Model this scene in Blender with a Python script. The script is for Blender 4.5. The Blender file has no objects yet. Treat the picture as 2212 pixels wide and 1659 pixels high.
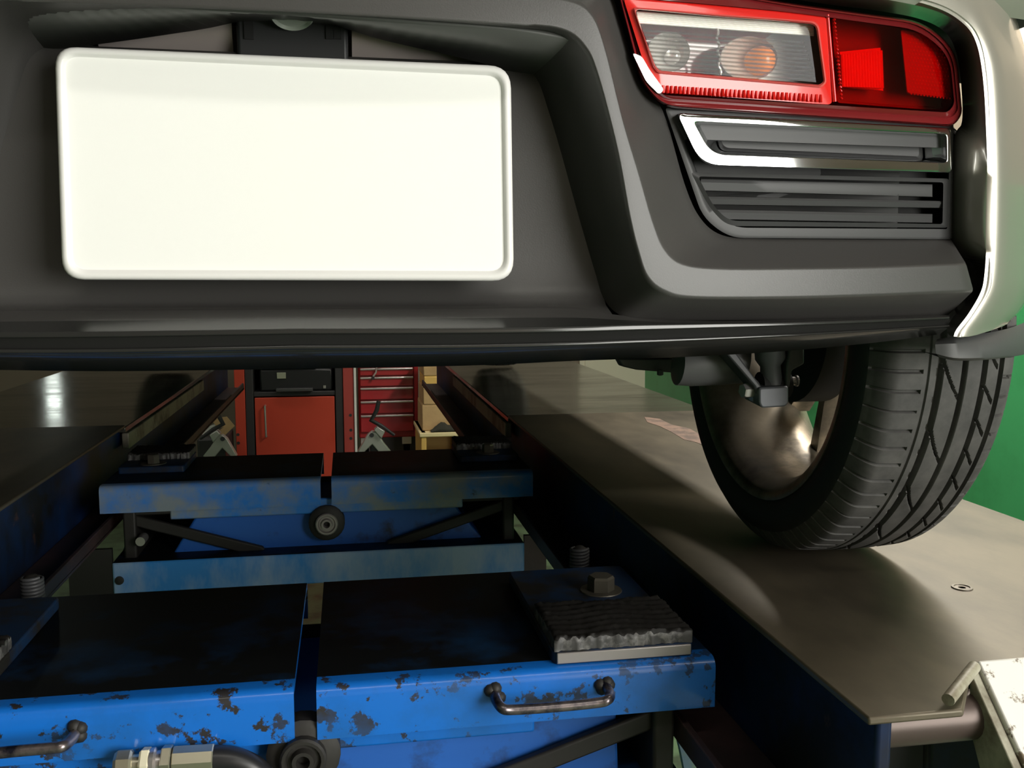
import bpy, bmesh, math, random
from mathutils import Vector
from math import sin, cos, pi, radians, sqrt
random.seed(7)
scene = bpy.context.scene
col = scene.collection

# ------------------------------------------------------------------ camera, world, exposure
IW, IH, FPX = 2212.0, 1659.0, 2017.0
YAW, PIT = radians(10.04), radians(6.4)
CAM = Vector((0.046, 0.0, 1.495))
cd = bpy.data.cameras.new('camera'); cam = bpy.data.objects.new('camera', cd); col.objects.link(cam)
cd.sensor_fit = 'HORIZONTAL'; cd.sensor_width = 36.0; cd.lens = 36.0 * FPX / IW; cd.clip_start = 0.02
cam.location = CAM; cam.rotation_euler = (pi / 2 - PIT, 0, -YAW)
scene.camera = cam
wd = bpy.data.worlds.new('world'); scene.world = wd; wd.use_nodes = True
wd.node_tree.nodes['Background'].inputs[0].default_value = (0.75, 0.8, 0.7, 1)
wd.node_tree.nodes['Background'].inputs[1].default_value = 0.05
vs = scene.view_settings
vs.view_transform = 'Standard'; vs.look = 'None'; vs.gamma = 1.0; vs.use_curve_mapping = False
vs.exposure = 0.0
LAMP = dict(door=225.0, rear=7.0, side=105.0, left=6.0, far=11.0)      # watts of the ceiling lamps

# ------------------------------------------------------------------ points seen in the photograph -> places in the room
_fw = Vector((sin(YAW) * cos(PIT), cos(YAW) * cos(PIT), -sin(PIT)))
_rt = Vector((cos(YAW), -sin(YAW), 0)); _up = _rt.cross(_fw)
CURV, CX = 0.25, 0.010                       # plan curvature of the car's tail, car centre line
def P(px, py, X=None, Y=None, Z=None, c=0.0):
    r = _fw + _rt * ((px - IW / 2) / FPX) - _up * ((py - IH / 2) / FPX)
    if X is not None: t = (X - CAM.x) / r.x
    elif Z is not None: t = (Z - CAM.z) / r.z
    else:
        t = Y / r.y
        for _ in range(25):
            t = (Y + c * (CAM.x + t * r.x - CX) ** 2) / r.y
    return CAM + r * t
def PC(px, py, Y): return P(px, py, Y=Y, c=CURV)          # on the curved tail

# ------------------------------------------------------------------ materials
MATS = {}
def mat(name, colour, rough=0.5, metal=0.0, spec=0.5, coat=0.0, emit=None, estr=0.0,
        mix=None, scale=8.0, thr=(0.45, 0.6), mix_rough=None, bump=0.0, bscale=60.0, detail=6.0, stretch=(1, 1, 1), mix2=None, thr2=(0.5, 0.6), scale2=30.0):
    if name in MATS: return MATS[name]
    m = bpy.data.materials.new(name); m.use_nodes = True
    nt = m.node_tree; b = nt.nodes['Principled BSDF']; L = nt.links.new
    b.inputs['Base Color'].default_value = (*colour, 1); b.inputs['Roughness'].default_value = rough
    b.inputs['Metallic'].default_value = metal; b.inputs['Specular IOR Level'].default_value = spec
    b.inputs['Coat Weight'].default_value = coat; b.inputs['Coat Roughness'].default_value = 0.05
    if emit: b.inputs['Emission Color'].default_value = (*emit, 1); b.inputs['Emission Strength'].default_value = estr
    tc = mp = None
    if mix or bump:
        tc = nt.nodes.new('ShaderNodeTexCoord'); mp = nt.nodes.new('ShaderNodeMapping'); L(tc.outputs['Object'], mp.inputs[0])
        mp.inputs['Scale'].default_value = stretch
    def noise(sc, th):
        n = nt.nodes.new('ShaderNodeTexNoise'); n.inputs['Scale'].default_value = sc; n.inputs['Detail'].default_value = detail
        n.inputs['Roughness'].default_value = 0.66; L(mp.outputs[0], n.inputs['Vector'])
        r = nt.nodes.new('ShaderNodeValToRGB'); r.color_ramp.elements[0].position = th[0]; r.color_ramp.elements[1].position = th[1]
        L(n.outputs[0], r.inputs[0]); return r
    if mix:
        r = noise(scale, thr)
        x = nt.nodes.new('ShaderNodeMix'); x.data_type = 'RGBA'; L(r.outputs[0], x.inputs[0])
        x.inputs[6].default_value = (*colour, 1); x.inputs[7].default_value = (*mix, 1)
        out = x.outputs[2]
        if mix2:
            r2 = noise(scale2, thr2)
            y = nt.nodes.new('ShaderNodeMix'); y.data_type = 'RGBA'; L(r2.outputs[0], y.inputs[0]); L(out, y.inputs[6])
            y.inputs[7].default_value = (*mix2, 1); out = y.outputs[2]
        L(out, b.inputs['Base Color'])
        if mix_rough is not None:
            f = nt.nodes.new('ShaderNodeMapRange'); L(r.outputs[0], f.inputs[0])
            f.inputs[3].default_value = rough; f.inputs[4].default_value = mix_rough; L(f.outputs[0], b.inputs['Roughness'])
    if bump:
        n = nt.nodes.new('ShaderNodeTexNoise'); n.inputs['Scale'].default_value = bscale; n.inputs['Detail'].default_value = 5
        L(mp.outputs[0], n.inputs['Vector'])
        bp = nt.nodes.new('ShaderNodeBump'); bp.inputs['Strength'].default_value = bump; bp.inputs['Distance'].default_value = 0.003
        L(n.outputs[0], bp.inputs['Height']); L(bp.outputs[0], b.inputs['Normal'])
    MATS[name] = m; return m
def glass_mat(name, tint, gloss_rough=0.02, ior=1.45):
    m = bpy.data.materials.new(name); m.use_nodes = True; nt = m.node_tree; nt.nodes.clear()
    o = nt.nodes.new('ShaderNodeOutputMaterial'); t = nt.nodes.new('ShaderNodeBsdfTransparent'); g = nt.nodes.new('ShaderNodeBsdfGlossy')
    f = nt.nodes.new('ShaderNodeFresnel'); x = nt.nodes.new('ShaderNodeMixShader')
    t.inputs[0].default_value = (*tint, 1); g.inputs['Roughness'].default_value = gloss_rough; f.inputs[0].default_value = ior
    L = nt.links.new; L(f.outputs[0], x.inputs[0]); L(t.outputs[0], x.inputs[1]); L(g.outputs[0], x.inputs[2]); L(x.outputs[0], o.inputs[0])
    return m

blackp = mat('black_bumper_plastic', (0.050, 0.048, 0.046), 0.40, spec=0.5, bump=0.05, bscale=900)
blackp2 = mat('black_panel_plastic', (0.035, 0.035, 0.036), 0.5)
blackg = mat('black_gloss_lip', (0.024, 0.024, 0.023), 0.14)
darkp = mat('dark_underbody', (0.012, 0.012, 0.012), 0.75)
recessp = mat('grey_recess_panel', (0.16, 0.145, 0.14), 0.45)
silver = mat('silver_car_paint', (0.43, 0.415, 0.36), 0.30, metal=0.55, coat=1.0)
white = mat('white_plate', (0.93, 0.93, 0.90), 0.5)
whiterim = mat('white_plate_rim', (0.80, 0.79, 0.77), 0.4)
chrome = mat('chrome', (0.88, 0.89, 0.90), 0.06, metal=1.0)
lamp_maroon = mat('lamp_maroon', (0.16, 0.012, 0.014), 0.12, coat=0.6)
lamp_red = mat('lamp_red', (0.62, 0.008, 0.008), 0.2, coat=0.6)
lamp_bright = mat('lamp_bright_red', (0.70, 0.016, 0.012), 0.22, coat=0.3)
lamp_dark = mat('lamp_dark_red', (0.26, 0.010, 0.010), 0.25, coat=0.5)
lamp_silver = mat('lamp_reflector', (0.88, 0.88, 0.86), 0.25, metal=0.6)
lamp_grey = mat('lamp_grey_liner', (0.30, 0.28, 0.26), 0.3, metal=0.3)
lamp_pale = mat('lamp_pale_band', (0.95, 0.95, 0.90), 0.35)
amber = mat('amber_bulb', (0.90, 0.24, 0.01), 0.2, coat=0.3)
clear_lens = glass_mat('clear_lens', (0.97, 0.97, 0.96), 0.02, 1.25)
rubber = mat('tyre_rubber', (0.045, 0.044, 0.043), 0.72, mix=(0.105, 0.101, 0.096), scale=30, thr=(0.3, 0.72))
rubber_side = mat('tyre_sidewall', (0.022, 0.022, 0.022), 0.6)
alloy = mat('bronze_alloy', (0.42, 0.36, 0.28), 0.32, metal=0.8, mix=(0.10, 0.085, 0.07), scale=9, thr=(0.4, 0.7), mix_rough=0.55)
steel_dark = mat('dark_chassis_steel', (0.065, 0.066, 0.070), 0.5, metal=0.2)
bracket_m = mat('grey_bracket_steel', (0.13, 0.135, 0.15), 0.5, metal=0.2)
zinc = mat('zinc_bolt', (0.62, 0.58, 0.58), 0.3, metal=0.8)
deck_m = mat('worn_steel_deck', (0.128, 0.106, 0.072), 0.48, metal=0.40, mix=(0.045, 0.037, 0.026), scale=5.0, thr=(0.42, 0.72), mix_rough=0.45,
             bump=0.06, bscale=40, stretch=(1.0, 0.45, 1.0), mix2=(0.12, 0.07, 0.045), thr2=(0.66, 0.8), scale2=14)
deck_far = mat('glossy_steel_deck', (0.12, 0.115, 0.09), 0.16, metal=0.5, mix=(0.05, 0.045, 0.035), scale=4.0, thr=(0.45, 0.75), mix_rough=0.25, bump=0.08, bscale=18, stretch=(0.5, 2.0, 1))
deck_edge = mat('bare_deck_edge', (0.30, 0.27, 0.21), 0.5, metal=0.3, mix=(0.10, 0.08, 0.06), scale=9)
beam_m = mat('dirty_blue_beam', (0.006, 0.032, 0.12), 0.5, spec=0.25, mix=(0.010, 0.010, 0.010), scale=3.5, thr=(0.36, 0.6), mix2=(0.08, 0.04, 0.03), thr2=(0.64, 0.72), scale2=18)
rail_m = mat('greasy_rail', (0.035, 0.026, 0.026), 0.5, mix=(0.075, 0.042, 0.042), scale=6)
brown_tube = mat('brown_steel_tube', (0.10, 0.072, 0.062), 0.42, metal=0.4)
ramp_m = mat('chipped_white_ramp', (0.90, 0.88, 0.82), 0.45, mix=(0.22, 0.17, 0.12), scale=38, thr=(0.56, 0.6), detail=10)
lug_m = mat('ramp_lug_paint', (0.46, 0.44, 0.34), 0.5, mix=(0.2, 0.17, 0.12), scale=12)
blue = mat('chipped_blue_paint', (0.008, 0.165, 0.66), 0.32, coat=0.35, mix=(0.020, 0.018, 0.020), scale=30, thr=(0.555, 0.58), detail=14, mix_rough=0.6,
           mix2=(0.012, 0.11, 0.36), thr2=(0.45, 0.7), scale2=5)
blue_worn = mat('worn_blue_paint', (0.03, 0.22, 0.70), 0.30, coat=0.3, mix=(0.24, 0.29, 0.33), scale=7, thr=(0.40, 0.58), detail=7, mix_rough=0.35,
                mix2=(0.03, 0.04, 0.05), thr2=(0.66, 0.72), scale2=22)
blue_pale = mat('pale_rubbed_blue', (0.04, 0.26, 0.70), 0.38, mix=(0.34, 0.47, 0.68), scale=5, thr=(0.42, 0.6), detail=6, stretch=(1, 1, 0.4))
grease = mat('greasy_black_top', (0.006, 0.007, 0.008), 0.5, spec=0.16, mix=(0.006, 0.036, 0.10), scale=4.5, thr=(0.48, 0.64), detail=6)
blue_body = mat('blue_body', (0.02, 0.13, 0.52), 0.45, mix=(0.02, 0.025, 0.04), scale=7, thr=(0.55, 0.68))
grime = mat('black_grime', (0.018, 0.016, 0.014), 0.6, bump=0.2, bscale=40)
pad_blue = mat('dirty_blue_pad', (0.007, 0.024, 0.065), 0.5, spec=0.25, mix=(0.015, 0.014, 0.013), scale=14, thr=(0.45, 0.6))
pad_steel = mat('bare_steel_edge', (0.36, 0.33, 0.32), 0.45, metal=0.5)
pad_rubber = mat('ribbed_black_rubber', (0.010, 0.009, 0.008), 0.6, spec=0.3, bump=0.4, bscale=50, mix=(0.03, 0.029, 0.027), scale=60, thr=(0.6, 0.75))
handle_m = mat('worn_handle_steel', (0.26, 0.22, 0.22), 0.3, metal=0.8, mix=(0.03, 0.03, 0.05), scale=25)
brass = mat('steel_fitting', (0.58, 0.54, 0.42), 0.32, metal=0.85)
cream_p = mat('cream_nut', (0.80, 0.74, 0.55), 0.5)
hose_m = mat('black_hose', (0.018, 0.018, 0.02), 0.35)
orange = mat('orange_red_cabinet', (0.60, 0.062, 0.030), 0.45)
cab_dark = mat('dark_cabinet_frame', (0.035, 0.032, 0.034), 0.5)
red = mat('red_tool_chest', (0.40, 0.022, 0.028), 0.32, coat=0.3)
redside = mat('red_side_panel', (0.42, 0.06, 0.05), 0.45)
alu = mat('aluminium_trim', (0.66, 0.62, 0.60), 0.3, metal=0.8)
card = mat('cardboard', (0.52, 0.34, 0.16), 0.8, mix=(0.44, 0.28, 0.13), scale=4)
yellow = mat('yellow_plastic', (0.72, 0.45, 0.12), 0.5)
cloth_m = mat('dark_cloth', (0.035, 0.032, 0.022), 0.9)
printer_m = mat('black_printer', (0.018, 0.018, 0.02), 0.35)
grey_m = mat('grey_plastic', (0.30, 0.29, 0.26), 0.5)
paper = mat('paper_white', (0.75, 0.74, 0.70), 0.6)
clamp_m = mat('cast_aluminium', (0.62, 0.61, 0.57), 0.35, metal=0.5)
green = mat('green_wall_paint', (0.055, 0.36, 0.13), 0.40, mix=(0.045, 0.30, 0.105), scale=2.5)
cream = mat('cream_wall_paint', (0.68, 0.64, 0.50), 0.6)
floor_m = mat('pale_green_floor', (0.10, 0.16, 0.085), 0.4, mix=(0.05, 0.07, 0.04), scale=6)
ceil_m = mat('ceiling_paint', (0.16, 0.145, 0.12), 0.8)
dull = mat('dull_brown_wall', (0.20, 0.165, 0.12), 0.7)
frosted = mat('frosted_daylight_pane', (0.9, 0.9, 0.9), 0.5, emit=(1.0, 0.985, 0.93), estr=2.0)
lampw = mat('lamp_housing', (0.8, 0.8, 0.78), 0.5)
tube_m = mat('lit_tube', (1, 1, 1), 0.5, emit=(1.0, 0.97, 0.88), estr=6.0)

# ------------------------------------------------------------------ mesh helpers (all coordinates are world places)
class MB:
    def __init__(s): s.v = []; s.f = []; s.m = []
    def add(s, vs, fs, mi=0):
        o = len(s.v); s.v += [Vector(v) for v in vs]
        for f in fs: s.f.append([i + o for i in f]); s.m.append(mi)
        return s
    def box(s, a, b, mi=0, top=None):
        x0, y0, z0 = a; x1, y1, z1 = b
        vs = [(x0, y0, z0), (x1, y0, z0), (x1, y1, z0), (x0, y1, z0), (x0, y0, z1), (x1, y0, z1), (x1, y1, z1), (x0, y1, z1)]
        s.add(vs, [(0, 3, 2, 1), (0, 1, 5, 4), (1, 2, 6, 5), (2, 3, 7, 6), (3, 0, 4, 7)], mi)
        s.f.append([len(s.v) - 4, len(s.v) - 3, len(s.v) - 2, len(s.v) - 1]); s.m.append(mi if top is None else top)
        return s
    def loft(s, rows, closed=False, cap0=False, cap1=False, mi=0):
        n = len(rows[0]); o = len(s.v)
        for r in rows: s.v += [Vector(p) for p in r]
        for i in range(len(rows) - 1):
            for j in range(n if closed else n - 1):
                k = (j + 1) % n
                s.f.append([o + i * n + j, o + i * n + k, o + (i + 1) * n + k, o + (i + 1) * n + j]); s.m.append(mi)
        if cap0: s.f.append([o + j for j in range(n)][::-1]); s.m.append(mi)
        if cap1: s.f.append([o + (len(rows) - 1) * n + j for j in range(n)]); s.m.append(mi)
        return s
    def prism(s, pts, d, mi=0):                      # flat outline pushed along d
        d = Vector(d); a = [Vector(p) for p in pts]
        return s.loft([a, [p + d for p in a]], True, True, True, mi)
    def tube(s, path, r, n=12, caps=True, mi=0):
        path = [Vector(p) for p in path]; rows = []; prev = None
        for i, p in enumerate(path):
            t = (path[min(i + 1, len(path) - 1)] - path[max(i - 1, 0)]).normalized()
            if prev is None:
                u = t.orthogonal().normalized()
            else:
                u = (prev - t * prev.dot(t)).normalized()
            prev = u; w = t.cross(u); rr = r[i] if isinstance(r, (list, tuple)) else r
            rows.append([p + (u * cos(2 * pi * k / n) + w * sin(2 * pi * k / n)) * rr for k in range(n)])
        return s.loft(rows, True, caps, caps, mi)
    def lathe(s, c, axis, prof, n=24, mi=0, caps=True):   # prof: (along, radius)
        c = Vector(c); t = Vector(axis).normalized(); u = t.orthogonal().normalized(); w = t.cross(u)
        rows = [[c + t * a + (u * cos(2 * pi * k / n) + w * sin(2 * pi * k / n)) * r for k in range(n)] for a, r in prof]
        return s.loft(rows, True, caps, caps, mi)

ROOT = {}
def setp(o, label=None, cat=None, group=None, kind=None):
    if label: o['label'] = label
    if cat: o['category'] = cat
    if group: o['group'] = group
    if kind: o['kind'] = kind
    return o
def empty(name, loc, parent=None, **kw):
    o = bpy.data.objects.new(name, None); col.objects.link(o); o.empty_display_size = 0.1
    base = Vector((0, 0, 0))
    if parent: o.parent = parent; base = ROOT[parent.name]
    o.location = Vector(loc) - base; ROOT[o.name] = Vector(loc)
    return setp(o, **kw)
def build(name, mb, mats, parent=None, smooth=None, bevel=0.0, seg=2, sub=0, solid=0.0, flip=False, loc=None, wn=False, **kw):
    if not isinstance(mats, (list, tuple)): mats = [mats]
    base = ROOT[parent.name] if parent else (Vector(loc) if loc else Vector((0, 0, 0)))
    me = bpy.data.meshes.new(name)
    me.from_pydata([tuple(v - base) for v in mb.v], [], mb.f)
    for m in mats: me.materials.append(m)
    me.polygons.foreach_set('material_index', mb.m)
    bm = bmesh.new(); bm.from_mesh(me)
    bmesh.ops.remove_doubles(bm, verts=bm.verts, dist=1e-6)
    bmesh.ops.recalc_face_normals(bm, faces=bm.faces)
    if flip: bmesh.ops.reverse_faces(bm, faces=bm.faces)
    bm.to_mesh(me); bm.free()
    if smooth is not None:
        me.shade_smooth(); me.set_sharp_from_angle(angle=radians(smooth))
    o = bpy.data.objects.new(name, me); col.objects.link(o)
    if parent: o.parent = parent; ROOT[o.name] = base
    else: o.location = base; ROOT[o.name] = base
    if solid:
        md = o.modifiers.new('solid', 'SOLIDIFY'); md.thickness = solid; md.offset = -1
    if bevel:
        md = o.modifiers.new('bevel', 'BEVEL'); md.width = bevel; md.segments = seg; md.limit_method = 'ANGLE'; md.angle_limit = radians(35); md.harden_normals = False
        if smooth is None: me.shade_smooth(); me.set_sharp_from_angle(angle=radians(40))
    if sub:
        md = o.modifiers.new('sub', 'SUBSURF'); md.levels = sub; md.render_levels = sub
    if wn:
        md = o.modifiers.new('wn', 'WEIGHTED_NORMAL'); md.mode = 'FACE_AREA'; md.weight = 80; md.keep_sharp = True
    return setp(o, **kw)
def catmull(ctrl, per=6):
    out = []; n = len(ctrl)
    for i in range(n - 1):
        p0 = ctrl[max(i - 1, 0)]; p1 = ctrl[i]; p2 = ctrl[i + 1]; p3 = ctrl[min(i + 2, n - 1)]
        for k in range(per):
            t = k / per; t2 = t * t; t3 = t2 * t
            out.append(tuple(0.5 * ((2 * b) + (-a + c) * t + (2 * a - 5 * b + 4 * c - d) * t2 + (-a + 3 * b - 3 * c + d) * t3) for a, b, c, d in zip(p0, p1, p2, p3)))
    out.append(tuple(ctrl[-1])); return out
def rounded(pts, rad, arc=5, seg=6):
    """outline with rounded corners; the same number of points for every outline with as many corners"""
    n = len(pts); out = []
    if not isinstance(rad, (list, tuple)): rad = [rad] * n
    cor = []
    for i in range(n):
        p = Vector(pts[i]); a = Vector(pts[i - 1]) - p; b = Vector(pts[(i + 1) % n]) - p
        r = min(rad[i], a.length * 0.45, b.length * 0.45); q0 = p + a.normalized() * r; q1 = p + b.normalized() * r
        cor.append([q0.lerp(p, t).lerp(p.lerp(q1, t), t) for t in [k / arc for k in range(arc + 1)]])
    for i in range(n):
        out += cor[i]; e = cor[(i + 1) % n][0]; s0 = cor[i][-1]
        out += [s0.lerp(e, k / seg) for k in range(1, seg)]
    return out
def on(pts, Y): return [PC(p[0], p[1], Y) for p in pts]
def mirror(pts): return [Vector((2 * CX - p.x, p.y, p.z)) for p in pts]
def hexbolt(mb, c, axis, r, h, mi=0): return mb.lathe(c, axis, [(0, r), (h * .85, r), (h, r * .88)], 6, mi)

# ================================================================== THE ROOM
XR, XLW, YB, YN, ZC = 2.30, -4.2, 6.9, -4.2, 4.0
build('floor', MB().box((XLW, YN, -0.1), (XR, YB, 0)), floor_m, kind='structure')
build('ceiling', MB().box((XLW, YN, ZC), (XR, YB, ZC + 0.1)), ceil_m, kind='structure')
WY0, WY1, WZ0, WZ1 = -3.9, -0.85, 0.8, 2.9            # daylight window in the right wall, behind the camera
w = MB().box((XR, YN, 0), (XR + 0.15, YB, WZ0), 0); w.box((XR, WY1, WZ0), (XR + 0.15, YB, 1.75), 0); w.box((XR, YN, WZ0), (XR + .15, WY0, 1.75), 0)
w.box((XR, WY1, 1.75), (XR + 0.15, YB, ZC), 1); w.box((XR, YN, 1.75), (XR + .15, WY0, ZC), 1); w.box((XR, WY0, WZ1), (XR + .15, WY1, ZC), 1)
build('wall_right', w, [green, dull], kind='structure')
w = MB().box((XLW, YB, 0), (XR, YB + 0.15, 1.75), 0); w.box((XLW, YB, 1.75), (XR, YB + 0.15, ZC), 1)
build('wall_back', w, [dull, dull], kind='structure')
dx0, dx1 = P(1250, 810, Y=YB).x, P(1445, 810, Y=YB).x
dr_ = empty('door_1', ((dx0 + dx1) / 2, YB - .03, 0), kind='structure')
build('door_leaf', MB().box((dx0 + .04, YB - .04, 0.01), (dx1 - .04, YB - .003, 1.98)), cream, dr_, bevel=.004)
build('door_frame', MB().box((dx0, YB - .03, 0), (dx0 + .04, YB - .003, 2.02)).box((dx1 - .04, YB - .03, 0), (dx1, YB - .003, 2.02)).box((dx0, YB - .03, 1.98), (dx1, YB - .003, 2.02)), cream, dr_)
build('door_handle', MB().tube([(dx0 + .1, YB - .04, 1.0), (dx0 + .1, YB - .09, 1.0), (dx0 + .2, YB - .09, 1.0)], .01, 8), zinc, dr_, smooth=50)
w = MB().box((XLW - 0.15, YN, 0), (XLW, YB, 1.75), 0); w.box((XLW - 0.15, YN, 1.75), (XLW, YB, ZC), 1)
build('wall_left', w, [green, dull], kind='structure')
w = MB().box((XLW, YN - 0.15, 0), (XR, YN, 1.75), 0); w.box((XLW, YN - 0.15, 1.75), (XR, YN, ZC), 1)
build('wall_front', w, [dull, dull], kind='structure')
wn = empty('window_1', (XR + .1, (WY0 + WY1) / 2, WZ0), kind='structure')
for k in range(4):
    ya, yb = WY0 + (WY1 - WY0) * k / 3 - .025, WY0 + (WY1 - WY0) * k / 3 + .025
    build('window_frame', MB().box((XR + .07, ya, WZ0), (XR + .13, yb, WZ1)), lampw, wn)
for za, zb in ((WZ0, WZ0 + .05), (WZ1 - .05, WZ1)):
    build('window_frame', MB().box((XR + .075, WY0, za), (XR + .125, WY1, zb)), lampw, wn)
for k in range(3):
    ya, yb = WY0 + (WY1 - WY0) * k / 3 + .025, WY0 + (WY1 - WY0) * (k + 1) / 3 - .025
    build('pane', MB().box((XR + .098, ya, WZ0 + .05), (XR + .105, yb, WZ1 - .05)), frosted, wn)
ld = bpy.data.lights.new('daylight', 'AREA'); ld.shape = 'RECTANGLE'; ld.size = WZ1 - WZ0; ld.size_y = WY1 - WY0; ld.energy = LAMP['door']; ld.color = (1.0, 0.985, 0.93)
lo_ = bpy.data.objects.new('daylight', ld); col.objects.link(lo_); lo_.location = (XR + .05, (WY0 + WY1) / 2, (WZ0 + WZ1) / 2); lo_.rotation_euler = (0, pi / 2, 0)

# ceiling lamps (tube fixtures)
def ceiling_lamp(x, y, z, length, along_y, watts, label, group):
    r = empty('ceiling_lamp', (x, y, z), label=label, cat='lamp', group=group)
    hx, hy = (0.11, length / 2) if along_y else (length / 2, 0.11)
    build('lamp_housing', MB().box((x - hx, y - hy, z), (x + hx, y + hy, z + 0.06)), lampw, r, bevel=0.01)
    for s in (-1, 1):
        a = Vector((x + s * 0.055, y - hy * .96, z - 0.02)) if along_y else Vector((x - hx * .96, y + s * 0.055, z - 0.02))
        b = Vector((x + s * 0.055, y + hy * .96, z - 0.02)) if along_y else Vector((x + hx * .96, y + s * 0.055, z - 0.02))
        build('tube', MB().tube([a, b], 0.016, 10), tube_m, r, smooth=40)
    build('rod', MB().tube([(x, y, z + .06), (x, y, ZC)], 0.008, 8), lampw, r)
    ld = bpy.data.lights.new('lamp_light', 'AREA'); ld.shape = 'RECTANGLE'; ld.size = hx * 2; ld.size_y = hy * 2; ld.energy = watts; ld.color = (1.0, 0.955, 0.86)
    lo = bpy.data.objects.new('lamp_light', ld); col.objects.link(lo); lo.parent = r; lo.location = (0, 0, -0.045)
GL = 'fluorescent lamps under the ceiling'
ceiling_lamp(0.65, -0.75, 3.2, 2.4, False, LAMP['rear'], 'twin tube fluorescent lamp hanging crosswise behind the car tail', GL)
ceiling_lamp(1.95, 2.4, 2.9, 2.4, True, LAMP['side'], 'twin tube fluorescent lamp between the car and the green right wall', GL)
ceiling_lamp(-2.6, 3.2, 3.2, 2.4, True, LAMP['left'], 'twin tube fluorescent lamp left of the car over the empty floor', GL)
ceiling_lamp(0.1, 4.9, 3.4, 2.4, False, LAMP['far'], 'twin tube fluorescent lamp above the red cabinet at the far wall', GL)

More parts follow.
